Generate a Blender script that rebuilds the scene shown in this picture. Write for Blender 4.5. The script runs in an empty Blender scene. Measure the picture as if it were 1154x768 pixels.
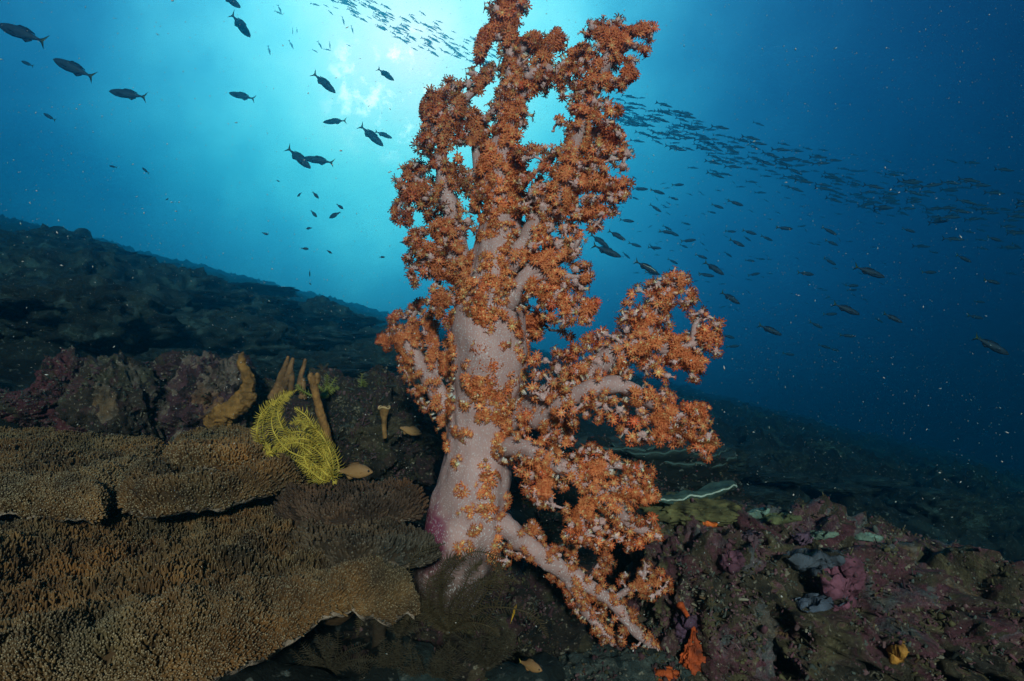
import bpy, bmesh, math, random
import numpy as np
from mathutils import Vector, Matrix

# ------------------------------------------------------------------ camera
sc = bpy.context.scene
PITCH = math.radians(5.0)
CAMZ = 0.5
TAN = 0.839
F = 577.0 / TAN
cam_d = bpy.data.cameras.new('camera')
cam_d.sensor_width = 36.0
cam_d.lens = 18.0 / TAN
cam_d.clip_start = 0.02
cam_d.clip_end = 400.0
cam = bpy.data.objects.new('camera', cam_d)
sc.collection.objects.link(cam)
cam.location = (0, 0, CAMZ)
cam.rotation_euler = (math.pi / 2 + PITCH, 0, 0)
sc.camera = cam
RIGHT = np.array([1.0, 0, 0])
FWD = np.array([0, math.cos(PITCH), math.sin(PITCH)])
UP = np.array([0, -math.sin(PITCH), math.cos(PITCH)])
CAM = np.array([0, 0, CAMZ])


def P(px, py, d):
    """point of the place that lies d metres in front of the lens at a spot of the photograph"""
    return CAM + d * (FWD + (px - 577.0) / F * RIGHT - (py - 384.0) / F * UP)


def proj(V):
    q = np.asarray(V) - CAM
    d = q @ FWD
    return 577.0 + F * (q @ RIGHT) / d, 384.0 - F * (q @ UP) / d, d


# ------------------------------------------------------------------ world (light of the water), sun, exposure
def lin(r, g, b):
    f = lambda c: ((c / 255.0 + 0.055) / 1.055) ** 2.4 if c > 10 else c / 255.0 / 12.92
    return (f(r), f(g), f(b), 1.0)


SUN_EL, SUN_AZ = math.radians(18), math.radians(174)      # azimuth clockwise from +Y, light comes from there
SUN_STRENGTH = 2.8
world = bpy.data.worlds.new('World')
sc.world = world
world.use_nodes = True
nt = world.node_tree
nt.nodes.clear()
N = nt.nodes.new
L = nt.links.new
out = N('ShaderNodeOutputWorld')
bg = N('ShaderNodeBackground')
bg.inputs['Strength'].default_value = 0.1
L(bg.outputs[0], out.inputs[0])
sky = N('ShaderNodeTexSky')
sky.sky_type = 'NISHITA'
sky.sun_disc = False
sky.sun_elevation = SUN_EL
sky.sun_rotation = SUN_AZ
tint = N('ShaderNodeMix'); tint.data_type = 'RGBA'; tint.blend_type = 'MULTIPLY'
tint.inputs[0].default_value = 1.0
tint.inputs[7].default_value = (0.0008, 0.010, 0.020, 1)
L(sky.outputs[0], tint.inputs[6])
tc = N('ShaderNodeTexCoord')
cdir = P(462, 62, 1.0) - CAM
cdir /= np.linalg.norm(cdir)
dot = N('ShaderNodeVectorMath'); dot.operation = 'DOT_PRODUCT'
dot.inputs[1].default_value = tuple(cdir)
L(tc.outputs['Generated'], dot.inputs[0])
ac = N('ShaderNodeMath'); ac.operation = 'ARCCOSINE'
L(dot.outputs['Value'], ac.inputs[0])
# ragged edge of the bright patch where the sun comes through the rippled surface
nz = N('ShaderNodeTexNoise'); nz.inputs['Scale'].default_value = 9.0; nz.inputs['Detail'].default_value = 4.0
L(tc.outputs['Generated'], nz.inputs['Vector'])
nzs = N('ShaderNodeMath'); nzs.operation = 'MULTIPLY_ADD'
nzs.inputs[1].default_value = 0.16; nzs.inputs[2].default_value = -0.08
L(nz.outputs['Fac'], nzs.inputs[0])
ang = N('ShaderNodeMath'); ang.operation = 'ADD'
L(ac.outputs[0], ang.inputs[0]); L(nzs.outputs[0], ang.inputs[1])
mr = N('ShaderNodeMath'); mr.operation = 'DIVIDE'; mr.inputs[1].default_value = math.radians(90)
L(ang.outputs[0], mr.inputs[0])
ramp = N('ShaderNodeValToRGB')
ramp.color_ramp.interpolation = 'B_SPLINE'
WATER = [(0, (225, 255, 255)), (5, (180, 255, 255)), (10, (130, 246, 254)), (15, (84, 206, 230)), (20, (50, 152, 188)),
         (27, (27, 100, 143)), (35, (14, 64, 106)), (46, (7, 40, 76)), (60, (3, 19, 42)), (88, (1, 7, 18))]
els = ramp.color_ramp.elements
while len(els) > 1:
    els.remove(els[0])
els[0].position = 0
els[0].color = lin(*WATER[0][1])
for a_, c_ in WATER[1:]:
    e = els.new(a_ / 90.0)
    e.color = lin(*c_)
L(mr.outputs[0], ramp.inputs[0])
# water is darker looking down into the deep
sep = N('ShaderNodeSeparateXYZ'); L(tc.outputs['Generated'], sep.inputs[0])
el = N('ShaderNodeMapRange'); el.interpolation_type = 'SMOOTHSTEP'
el.inputs['From Min'].default_value = -0.09; el.inputs['From Max'].default_value = 0.25
el.inputs['To Min'].default_value = 0.03; el.inputs['To Max'].default_value = 1.0
L(sep.outputs['Z'], el.inputs['Value'])
wm = N('ShaderNodeVectorMath'); wm.operation = 'SCALE'
L(ramp.outputs[0], wm.inputs[0]); L(el.outputs[0], wm.inputs['Scale'])
gain = N('ShaderNodeVectorMath'); gain.operation = 'MULTIPLY'
gain.inputs[1].default_value = (46.0, 17.5, 17.5)
L(wm.outputs[0], gain.inputs[0])
add = N('ShaderNodeVectorMath'); add.operation = 'ADD'
L(gain.outputs[0], add.inputs[0]); L(tint.outputs[2], add.inputs[1])
# white flecks where the sun breaks through the waves
dot2 = N('ShaderNodeVectorMath'); dot2.operation = 'DOT_PRODUCT'
c2 = P(440, 104, 1.0) - CAM; c2 /= np.linalg.norm(c2)
dot2.inputs[1].default_value = tuple(c2)
L(tc.outputs['Generated'], dot2.inputs[0])
f1 = N('ShaderNodeMapRange'); f1.interpolation_type = 'SMOOTHSTEP'
f1.inputs['From Min'].default_value = math.cos(math.radians(6.5)); f1.inputs['From Max'].default_value = math.cos(math.radians(1.5))
L(dot2.outputs['Value'], f1.inputs['Value'])
n3 = N('ShaderNodeTexNoise'); n3.inputs['Scale'].default_value = 26.0; n3.inputs['Detail'].default_value = 5.0; n3.inputs['Roughness'].default_value = 0.65
L(tc.outputs['Generated'], n3.inputs['Vector'])
f2 = N('ShaderNodeMapRange'); f2.interpolation_type = 'SMOOTHSTEP'
f2.inputs['From Min'].default_value = 0.50; f2.inputs['From Max'].default_value = 0.68
L(n3.outputs['Fac'], f2.inputs['Value'])
f3 = N('ShaderNodeMath'); f3.operation = 'MULTIPLY'
L(f1.outputs[0], f3.inputs[0]); L(f2.outputs[0], f3.inputs[1])
f4 = N('ShaderNodeVectorMath'); f4.operation = 'SCALE'; f4.inputs[0].default_value = (30.0, 9.0, 9.0)
L(f3.outputs[0], f4.inputs['Scale'])
add2 = N('ShaderNodeVectorMath'); add2.operation = 'ADD'
L(add.outputs[0], add2.inputs[0]); L(f4.outputs[0], add2.inputs[1])
L(add2.outputs[0], bg.inputs['Color'])

sun_d = bpy.data.lights.new('sun', 'SUN')  # sun lamp added as frontal key, standing in for strobes beside the camera
sun_d.energy = SUN_STRENGTH
sun_d.angle = math.radians(5)
sun_d.color = (1.0, 0.95, 0.88)
sun = bpy.data.objects.new('sun', sun_d)
sc.collection.objects.link(sun)
to_sun = Vector((math.sin(SUN_AZ) * math.cos(SUN_EL), math.cos(SUN_AZ) * math.cos(SUN_EL), math.sin(SUN_EL)))
sun.rotation_euler = to_sun.to_track_quat('Z', 'Y').to_euler()
sun.location = (0, -2, 6)

vs = sc.view_settings
vs.view_transform = 'Standard'
vs.look = 'None'
vs.exposure = 0.0
vs.gamma = 1.0
sc.render.engine = 'CYCLES'
cy = sc.cycles
cy.max_bounces = 5
cy.diffuse_bounces = 2
cy.glossy_bounces = 1
cy.transmission_bounces = 2
cy.volume_bounces = 1
cy.transparent_max_bounces = 4
cy.use_denoising = True
try:
    cy.denoiser = 'OPENIMAGEDENOISE'
    cy.denoising_prefilter = 'FAST'
except Exception:
    pass
cy.use_adaptive_sampling = False

# ------------------------------------------------------------------ helpers
RNG = np.random.default_rng(7)
random.seed(7)
COL = sc.collection


def link(o, parent=None):
    COL.objects.link(o)
    if parent is not None:
        o.parent = parent
    return o


def tag(o, label=None, cat=None, group=None, kind=None):
    if label: o['label'] = label
    if cat: o['category'] = cat
    if group: o['group'] = group
    if kind: o['kind'] = kind
    return o


def empty(name, loc=(0, 0, 0)):
    o = bpy.data.objects.new(name, None)
    o.empty_display_size = 0.05
    o.location = tuple(loc)
    return link(o)


def mesh_obj(name, V, faces, mat, parent=None, col=None, smooth=True, origin=None):
    """V (n,3); faces = list of index arrays (m,3) / (m,4); col (n,3) stored as the colour attribute 'tone'"""
    V = np.asarray(V, dtype=np.float64)
    if origin is not None:
        V = V - np.asarray(origin)
    me = bpy.data.meshes.new(name)
    faces = [np.asarray(f, dtype=np.int64) for f in faces if len(f)]
    nl = sum(f.size for f in faces)
    npoly = sum(len(f) for f in faces)
    me.vertices.add(len(V))
    me.vertices.foreach_set('co', V.astype(np.float32).ravel())
    me.loops.add(nl)
    me.loops.foreach_set('vertex_index', np.concatenate([f.ravel() for f in faces]).astype(np.int32))
    me.polygons.add(npoly)
    tot = np.concatenate([np.full(len(f), f.shape[1]) for f in faces])
    st = np.concatenate([[0], np.cumsum(tot)[:-1]])
    me.polygons.foreach_set('loop_start', st.astype(np.int32))
    me.polygons.foreach_set('loop_total', tot.astype(np.int32))
    if smooth:
        me.polygons.foreach_set('use_smooth', np.ones(npoly, dtype=bool))
    me.update(calc_edges=True)
    if col is not None:
        at = me.color_attributes.new('tone', 'FLOAT_COLOR', 'POINT')
        c4 = np.ones((len(V), 4), dtype=np.float32)
        c4[:, :3] = col
        at.data.foreach_set('color', c4.ravel())
    me.materials.append(mat)
    o = bpy.data.objects.new(name, me)
    if origin is not None and parent is None:
        o.location = tuple(origin)
    return link(o, parent)


class MB:
    """collects shapes into one mesh"""
    def __init__(s): s.V = []; s.F = {3: [], 4: []}; s.C = []; s.n = 0
    def add(s, V, faces, col=None):
        V = np.asarray(V, float)
        for f in faces:
            f = np.asarray(f)
            if len(f): s.F[f.shape[1]].append(f + s.n)
        s.V.append(V)
        if col is None: col = np.ones((len(V), 3))
        col = np.asarray(col, float)
        if col.ndim == 1: col = np.tile(col, (len(V), 1))
        s.C.append(col)
        s.n += len(V)
    def build(s, name, mat, parent=None, smooth=True, origin=None):
        fs = [np.concatenate(s.F[k]) for k in (3, 4) if s.F[k]]
        return mesh_obj(name, np.concatenate(s.V), fs, mat, parent, np.concatenate(s.C), smooth, origin)


# --- gradient noise
_perm = RNG.permutation(256)
_perm = np.concatenate([_perm, _perm, _perm])
_grad = RNG.normal(size=(256, 3))
_grad /= np.linalg.norm(_grad, axis=1)[:, None]


def pn(X):
    X = np.asarray(X, float)
    i = np.floor(X).astype(int)
    f = X - i
    u = f * f * f * (f * (f * 6 - 15) + 10)
    i &= 255
    r = 0
    for dx in (0, 1):
        for dy in (0, 1):
            for dz in (0, 1):
                h = _perm[_perm[_perm[(i[..., 0] + dx) & 255] + ((i[..., 1] + dy) & 255)] + ((i[..., 2] + dz) & 255)]
                g = _grad[h & 255]
                dd = g[..., 0] * (f[..., 0] - dx) + g[..., 1] * (f[..., 1] - dy) + g[..., 2] * (f[..., 2] - dz)
                w = (u[..., 0] if dx else 1 - u[..., 0]) * (u[..., 1] if dy else 1 - u[..., 1]) * (u[..., 2] if dz else 1 - u[..., 2])
                r = r + w * dd
    return r * 1.5


def fbm(X, octv=4, gain=0.5, ridged=False):
    X = np.asarray(X, float)
    a, s, r = 1.0, 1.0, 0
    for k in range(octv):
        n = pn(X * s + 17.3 * k)
        if ridged: n = 1 - 2 * np.abs(n)
        r = r + a * n
        a *= gain
        s *= 2.03
    return r


def catmull(pts, n):
    pts = np.asarray(pts, float)
    if len(pts) == 2:
        t = np.linspace(0, 1, n)[:, None]
        return pts[0] * (1 - t) + pts[1] * t
    p = np.vstack([2 * pts[0] - pts[1], pts, 2 * pts[-1] - pts[-2]])
    ts = np.linspace(0, len(pts) - 1 - 1e-6, n)
    k = ts.astype(int)
    t = (ts - k)[:, None]
    a, b, c, d = p[k], p[k + 1], p[k + 2], p[k + 3]
    return 0.5 * (2 * b + (c - a) * t + (2 * a - 5 * b + 4 * c - d) * t * t + (3 * b - a - 3 * c + d) * t ** 3)


def frames(C):
    T = np.gradient(C, axis=0)
    T /= np.linalg.norm(T, axis=1)[:, None] + 1e-12
    ref = np.array([0.13, -0.97, 0.2])
    U = np.zeros_like(C)
    u = ref - T[0] * (ref @ T[0])
    for i in range(len(C)):
        u = u - T[i] * (u @ T[i])
        u /= np.linalg.norm(u) + 1e-12
        U[i] = u
    W = np.cross(T, U)
    return T, U, W


def tube(C, r, sides=8, wob=0.0, wsc=30.0, caps=True, flat=1.0):
    C = np.asarray(C, float)
    n = len(C)
    r = np.broadcast_to(np.asarray(r, float), (n,))
    T, U, W = frames(C)
    a = np.linspace(0, 2 * math.pi, sides, endpoint=False)
    V = C[:, None, :] + r[:, None, None] * (np.cos(a)[None, :, None] * U[:, None, :] * flat + np.sin(a)[None, :, None] * W[:, None, :])
    if wob:
        Nn = V - C[:, None, :]
        V = C[:, None, :] + Nn * (1 + wob * fbm(V * wsc, 3))[..., None]
    V = V.reshape(-1, 3)
    i = np.arange(n - 1)[:, None] * sides
    j = np.arange(sides)[None, :]
    j2 = (j + 1) % sides
    Q = np.stack([i + j, i + j2, i + sides + j2, i + sides + j], -1).reshape(-1, 4)
    fs = [Q]
    if caps:
        V = np.vstack([V, C[0] - T[0] * r[0] * 0.4, C[-1] + T[-1] * r[-1] * 0.6])
        jj = np.arange(sides); k = n * sides
        fs.append(np.stack([np.full(sides, k), (jj + 1) % sides, jj], -1))
        b = (n - 1) * sides
        fs.append(np.stack([np.full(sides, k + 1), b + jj, b + (jj + 1) % sides], -1))
    return V, fs


# --- materials
def new_mat(name):
    m = bpy.data.materials.new(name)
    m.use_nodes = True
    n = m.node_tree
    return m, n, n.nodes['Principled BSDF']


def nd(n, typ, **kw):
    x = n.nodes.new(typ)
    for k, v in kw.items():
        if k in x.inputs: x.inputs[k].default_value = v
        else: setattr(x, k, v)
    return x


def ramp_node(n, stops):
    r = n.nodes.new('ShaderNodeValToRGB')
    e = r.color_ramp.elements
    while len(e) > 1: e.remove(e[0])
    e[0].position = stops[0][0]; e[0].color = (*stops[0][1], 1)
    for p, c in stops[1:]:
        x = e.new(p); x.color = (*c, 1)
    return r


def tone_mat(name, rough=0.7, noise=0.25, scale=120.0, bump=0.0, bscale=200.0, transl=0.0, spec=0.3):
    """colour from the mesh's own 'tone' attribute, mottled"""
    m, n, b = new_mat(name)
    at = nd(n, 'ShaderNodeAttribute', attribute_name='tone')
    tcn = nd(n, 'ShaderNodeTexCoord')
    no = nd(n, 'ShaderNodeTexNoise', Scale=scale, Detail=3.0)
    n.links.new(tcn.outputs['Object'], no.inputs['Vector'])
    mp = nd(n, 'ShaderNodeMapRange')
    mp.inputs['To Min'].default_value = 1 - noise * 1.6; mp.inputs['To Max'].default_value = 1 + noise * 1.6
    n.links.new(no.outputs['Fac'], mp.inputs['Value'])
    mul = nd(n, 'ShaderNodeVectorMath', operation='SCALE')
    n.links.new(at.outputs['Color'], mul.inputs[0]); n.links.new(mp.outputs[0], mul.inputs['Scale'])
    n.links.new(mul.outputs[0], b.inputs['Base Color'])
    b.inputs['Roughness'].default_value = rough
    b.inputs['Specular IOR Level'].default_value = spec
    if bump:
        n2 = nd(n, 'ShaderNodeTexNoise', Scale=bscale, Detail=4.0)
        n.links.new(tcn.outputs['Object'], n2.inputs['Vector'])
        bu = nd(n, 'ShaderNodeBump', Strength=bump, Distance=0.004)
        n.links.new(n2.outputs['Fac'], bu.inputs['Height'])
        n.links.new(bu.outputs[0], b.inputs['Normal'])
    if transl:
        tr = nd(n, 'ShaderNodeBsdfTranslucent')
        n.links.new(mul.outputs[0], tr.inputs['Color'])
        mx = nd(n, 'ShaderNodeMixShader'); mx.inputs[0].default_value = transl
        n.links.new(b.outputs[0], mx.inputs[1]); n.links.new(tr.outputs[0], mx.inputs[2])
        n.links.new(mx.outputs[0], n.nodes['Material Output'].inputs['Surface'])
    return m


def reef_mat(name, stops, scale=7.0, bump=0.9, speck=(0.30, 0.27, 0.20), speck_amt=0.25, fine=60.0):
    """crusted rock: patches of coralline algae, sponge and turf, fine speckle"""
    m, n, b = new_mat(name)
    tcn = nd(n, 'ShaderNodeTexCoord')
    no = nd(n, 'ShaderNodeTexNoise', Scale=scale, Detail=7.0, Roughness=0.62, Distortion=0.6)
    n.links.new(tcn.outputs['Object'], no.inputs['Vector'])
    vo = nd(n, 'ShaderNodeTexVoronoi', Scale=scale * 2.1)
    wv = nd(n, 'ShaderNodeTexNoise', Scale=scale * 3, Detail=3.0)
    n.links.new(tcn.outputs['Object'], wv.inputs['Vector'])
    mixv = nd(n, 'ShaderNodeVectorMath', operation='MULTIPLY_ADD')
    mixv.inputs[1].default_value = (0.12, 0.12, 0.12)
    n.links.new(wv.outputs['Color'], mixv.inputs[0]); n.links.new(tcn.outputs['Object'], mixv.inputs[2])
    n.links.new(mixv.outputs[0], vo.inputs['Vector'])
    sepc = nd(n, 'ShaderNodeSeparateColor'); n.links.new(vo.outputs['Color'], sepc.inputs[0])
    mm = nd(n, 'ShaderNodeMath', operation='MULTIPLY_ADD'); mm.inputs[1].default_value = 0.42; mm.inputs[2].default_value = -0.21
    n.links.new(sepc.outputs[0], mm.inputs[0])
    ad = nd(n, 'ShaderNodeMath', operation='ADD')
    n.links.new(no.outputs['Fac'], ad.inputs[0]); n.links.new(mm.outputs[0], ad.inputs[1])
    rp = ramp_node(n, stops)
    n.links.new(ad.outputs[0], rp.inputs[0])
    fi = nd(n, 'ShaderNodeTexNoise', Scale=fine, Detail=6.0, Roughness=0.75)
    n.links.new(tcn.outputs['Object'], fi.inputs['Vector'])
    frp = nd(n, 'ShaderNodeMapRange'); frp.inputs['From Min'].default_value = 0.3; frp.inputs['From Max'].default_value = 0.7
    frp.inputs['To Min'].default_value = 0.35; frp.inputs['To Max'].default_value = 1.6
    n.links.new(fi.outputs['Fac'], frp.inputs['Value'])
    mul = nd(n, 'ShaderNodeVectorMath', operation='SCALE')
    n.links.new(rp.outputs[0], mul.inputs[0]); n.links.new(frp.outputs[0], mul.inputs['Scale'])
    vs_ = nd(n, 'ShaderNodeTexNoise', Scale=fine * 2.7, Detail=2.0)
    n.links.new(tcn.outputs['Object'], vs_.inputs['Vector'])
    sp = nd(n, 'ShaderNodeMapRange'); sp.inputs['From Min'].default_value = 0.62; sp.inputs['From Max'].default_value = 0.72
    sp.inputs['To Max'].default_value = speck_amt * 3
    n.links.new(vs_.outputs['Fac'], sp.inputs['Value'])
    mx = nd(n, 'ShaderNodeMix', data_type='RGBA')
    n.links.new(sp.outputs[0], mx.inputs[0]); n.links.new(mul.outputs[0], mx.inputs[6]); mx.inputs[7].default_value = (*speck, 1)
    n.links.new(mx.outputs[2], b.inputs['Base Color'])
    b.inputs['Roughness'].default_value = 0.85
    b.inputs['Specular IOR Level'].default_value = 0.2
    bu = nd(n, 'ShaderNodeBump', Strength=bump, Distance=0.012)
    n.links.new(fi.outputs['Fac'], bu.inputs['Height'])
    bu2 = nd(n, 'ShaderNodeBump', Strength=0.6, Distance=0.02)
    n.links.new(no.outputs['Fac'], bu2.inputs['Height']); n.links.new(bu.outputs[0], bu2.inputs['Normal'])
    n.links.new(bu2.outputs[0], b.inputs['Normal'])
    return m


M_slope = reef_mat('reef_slope_crust', [(0.25, (0.003, 0.005, 0.005)), (0.45, (0.007, 0.010, 0.009)), (0.6, (0.012, 0.015, 0.013)), (0.8, (0.026, 0.042, 0.04))], 2.2, 1.0, (0.25, 0.28, 0.25), 0.12, 26.0)
M_heads = reef_mat('dim_coral_crust', [(0.3, (0.004, 0.006, 0.006)), (0.5, (0.012, 0.019, 0.017)), (0.62, (0.022, 0.032, 0.027)), (0.8, (0.05, 0.08, 0.075))], 2.5, 1.0, (0.25, 0.3, 0.27), 0.12, 20.0)
M_rock = reef_mat('reef_rock_crust', [(0.20, (0.030, 0.027, 0.022)), (0.36, (0.072, 0.058, 0.035)), (0.44, (0.109, 0.038, 0.051)), (0.50, (0.062, 0.046, 0.034)),
                                      (0.56, (0.109, 0.092, 0.046)), (0.62, (0.142, 0.062, 0.076)), (0.70, (0.100, 0.109, 0.109)), (0.85, (0.167, 0.100, 0.050))], 7.0, 1.0)
M_darkrock = reef_mat('shaded_rock_crust', [(0.25, (0.011, 0.010, 0.008)), (0.45, (0.032, 0.025, 0.020)), (0.55, (0.049, 0.021, 0.025)), (0.65, (0.042, 0.038, 0.021)), (0.85, (0.077, 0.056, 0.035))], 8.0, 1.0)  # darker copy of the rock crust, with the shade put into its colour
M_redrock = reef_mat('red_algae_crust', [(0.3, (0.017, 0.012, 0.011)), (0.45, (0.072, 0.019, 0.025)), (0.6, (0.110, 0.033, 0.039)), (0.8, (0.055, 0.044, 0.028))], 9.0, 1.0)

# ------------------------------------------------------------------ the slope of the reef
def ground_z(x, y):
    x = np.asarray(x, float); y = np.asarray(y, float)
    X = np.stack([x, y, np.zeros_like(x)], -1)
    far = np.clip((y - 1.2) / 3.0, 0, 1)
    base = -0.43 - 0.25 * x + 0.10 * y
    base = base - 0.05 * np.clip(x - 0.3, 0, 99) * np.clip(2.5 - y, 0, 1) * 3
    b = 0.11 * fbm(X * 0.9 + 3.1, 5, 0.55) * (0.15 + 0.85 * far) + 0.10 * fbm(X * 2.6 + 9.0, 4, 0.55, True) * (0.35 + 0.9 * far)
    b = b + 0.035 * fbm(X * 8.0, 4, 0.6)
    return CAMZ + base + b - 0.05


def build_slope():
    ys = 0.05 + 15.6 * (np.linspace(0, 1, 330) ** 2.1)
    ys[0] = -0.3
    u = np.linspace(-1, 1, 380)
    V = []
    for y in ys:
        hw = 1.5 + 0.98 * max(y, 0) * 1.0
        hw = min(hw, 13.5)
        x = u * hw
        V.append(np.stack([x, np.full_like(x, y), ground_z(x, np.full_like(x, y))], -1))
    V = np.concatenate(V)
    nx = len(u)
    i, j = np.meshgrid(np.arange(len(ys) - 1), np.arange(nx - 1), indexing='ij')
    a = (i * nx + j).ravel()
    Q = np.stack([a, a + 1, a + nx + 1, a + nx], -1)
    o = mesh_obj('reef_slope', V, [Q], M_slope)
    tag(o, 'dark reef slope rising to the left behind the coral', kind='structure')


build_slope()


# ------------------------------------------------------------------ rocks
def cones(Pp, Nn, ln, r, tone0, tone1, sides=5):
    """many little finger branchlets: base ring, shoulder ring, blunt tip"""
    n = len(Pp)
    ref = np.where(np.abs(Nn[:, 2:3]) > 0.9, np.array([[1.0, 0, 0]]), np.array([[0, 0, 1.0]]))
    U = np.cross(Nn, ref); U /= np.linalg.norm(U, axis=1)[:, None]
    W = np.cross(Nn, U)
    a = np.linspace(0, 2 * math.pi, sides, endpoint=False)
    ring = np.cos(a)[None, :, None] * U[:, None, :] + np.sin(a)[None, :, None] * W[:, None, :]
    ln = np.broadcast_to(ln, (n,)); r = np.broadcast_to(r, (n,))
    b0 = Pp[:, None, :] + ring * r[:, None, None] * 1.0
    b1 = (Pp + Nn * (ln * 0.85)[:, None])[:, None, :] + ring * r[:, None, None] * 0.72
    tip = (Pp + Nn * ln[:, None])[:, None, :]
    V = np.concatenate([b0, b1, tip], 1)
    k = 2 * sides + 1
    base = (np.arange(n) * k)[:, None]
    j = np.arange(sides); j2 = (j + 1) % sides
    Q = np.stack([j, j2, sides + j2, sides + j], -1)
    T = np.stack([sides + j, sides + j2, np.full(sides, 2 * sides)], -1)
    Qs = (base[:, :, None] + Q[None]).reshape(-1, 4)
    Ts = (base[:, :, None] + T[None]).reshape(-1, 3)
    C = np.zeros((n, k, 3))
    C[:, :sides] = tone0[:, None, :] * 0.8
    C[:, sides:2 * sides] = tone0[:, None, :] * 1.1
    C[:, 2 * sides] = tone1
    return V.reshape(-1, 3), [Ts, Qs], C.reshape(-1, 3)


_ico = {}


def ico(sub):
    if sub not in _ico:
        bm = bmesh.new()
        bmesh.ops.create_icosphere(bm, subdivisions=sub, radius=1.0)
        bm.verts.ensure_lookup_table()
        V = np.array([v.co[:] for v in bm.verts])
        Fc = np.array([[v.index for v in f.verts] for f in bm.faces])
        bm.free()
        _ico[sub] = (V, Fc)
    return _ico[sub]


def blob(c, rad, seed, amp=0.3, sc_=2.0, sub=5, ridged=0.0, fine=0.03, rot=0.0, tilt=0.0, octv=5):
    V, Fc = ico(sub)
    off = np.array([seed * 3.7, seed * 1.3, seed * 7.1])
    d = 1 + amp * fbm(V * sc_ + off, octv, 0.5) + fine * fbm(V * sc_ * 7 + off, 4, 0.65)
    if ridged:
        d = d + ridged * fbm(V * sc_ * 1.4 + off + 50, 4, 0.5, True)
    W = V * d[:, None] * np.asarray(rad)
    ct, st = math.cos(tilt), math.sin(tilt)
    W = W @ np.array([[ct, 0, -st], [0, 1, 0], [st, 0, ct]])
    cr, sr = math.cos(rot), math.sin(rot)
    W = W @ np.array([[cr, sr, 0], [-sr, cr, 0], [0, 0, 1]])
    return W + np.asarray(c), Fc


def px(d): return d / F     # metres per photo pixel at depth d


def rock(name, x, y, d, rx, ry, rd, mat, seed, label, cat='rock', group=None, **kw):
    """rx, ry in photo pixels at its distance, rd depth radius in metres"""
    c = P(x, y, d)
    V, Fc = blob((0, 0, 0), (rx * px(d), rd, ry * px(d)), seed, **kw)
    o = mesh_obj(name, V, [Fc], mat)
    o.location = tuple(c)
    ROCKS.append((V + c, Fc))
    turf(o, V, Fc, seed, dark=mat is not M_rock, k_=0.3 if name == 'boulder' else 1.0)
    return tag(o, label, cat, group)


ROCKS = []
M_turf = tone_mat('turf', 0.85, 0.3, 90.0, 0.0)


def turf(o, V, Fc, seed, dark=False, k_=1.0):
    """small uneven growth that covers the rock"""
    rg = np.random.default_rng(seed)
    A = np.cross(V[Fc[:, 1]] - V[Fc[:, 0]], V[Fc[:, 2]] - V[Fc[:, 0]])
    ar = np.linalg.norm(A, axis=1)
    Nn = A / (ar[:, None] + 1e-12)
    ctr = V[Fc].mean(1)
    wgt = ar * (Nn @ (-FWD) > -0.25) * np.clip(0.35 + 1.2 * fbm(ctr * 18 + seed, 3), 0.02, 2)
    n = int(min(9000, wgt.sum() * 0.5 * 42000 * k_))
    if n < 20: return
    i = rg.choice(len(Fc), n, p=wgt / wgt.sum())
    u = rg.random((n, 2)); f = u.sum(1) > 1; u[f] = 1 - u[f]
    p = V[Fc[i, 0]] + u[:, :1] * (V[Fc[i, 1]] - V[Fc[i, 0]]) + u[:, 1:] * (V[Fc[i, 2]] - V[Fc[i, 0]])
    nr = Nn[i] + rg.normal(0, 0.55, (n, 3)); nr /= np.linalg.norm(nr, axis=1)[:, None]
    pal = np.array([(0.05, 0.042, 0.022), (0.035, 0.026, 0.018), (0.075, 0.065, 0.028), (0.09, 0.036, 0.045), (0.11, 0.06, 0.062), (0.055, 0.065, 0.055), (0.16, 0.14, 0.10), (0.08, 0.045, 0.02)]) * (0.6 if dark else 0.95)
    k = (np.clip((fbm(p * 22 + seed * 3, 3) + 0.9) / 1.8, 0, 0.999) * len(pal)).astype(int)
    k = np.where(rg.random(n) < 0.25, rg.integers(0, len(pal), n), k)
    t0 = pal[k] * (0.6 + 0.8 * rg.random((n, 1)))
    ln = 0.0035 * np.exp(rg.normal(0, 0.55, n)); r = 0.0016 * np.exp(rg.normal(0, 0.45, n))
    Vt, fs, C = cones(p - nr * 0.001, nr, ln, r, t0, t0 * 1.5, 4)
    q = mesh_obj('turf', Vt, fs, M_turf, o, C, smooth=False)
    q['kind'] = 'stuff'


# right-hand outcrop
rock('reef_rock', 905, 672, 1.02, 150, 78, 0.22, M_rock, 3, 'broad crusted rock with pink and grey patches at the foot of the right-hand slope', amp=0.30, sc_=2.4, sub=6, ridged=0.17, fine=0.075, tilt=0.25)
rock('reef_rock', 1090, 742, 1.00, 150, 92, 0.25, M_rock, 8, 'dark crusted rock sloping down into the bottom right corner', amp=0.30, sc_=2.4, sub=6, ridged=0.17, fine=0.075, tilt=0.35)
rock('reef_rock', 790, 690, 0.93, 70, 92, 0.12, M_rock, 14, 'purple crusted rock pillar behind the lowest coral branch', amp=0.30, sc_=2.4, sub=6, ridged=0.17, fine=0.06)
rock('reef_rock', 880, 790, 0.86, 130, 60, 0.12, M_rock, 21, 'low rock with fine growth along the bottom edge under the orange sponge', amp=0.30, sc_=2.4, sub=6, ridged=0.17, fine=0.06)
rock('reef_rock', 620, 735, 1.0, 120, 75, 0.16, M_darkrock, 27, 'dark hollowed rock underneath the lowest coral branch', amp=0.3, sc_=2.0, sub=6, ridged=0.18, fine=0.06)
rock('reef_rock', 470, 760, 0.86, 130, 70, 0.12, M_darkrock, 31, 'dark rock carrying the foot of the soft coral', amp=0.25, sc_=2.0, sub=6, ridged=0.12, fine=0.075)
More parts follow.
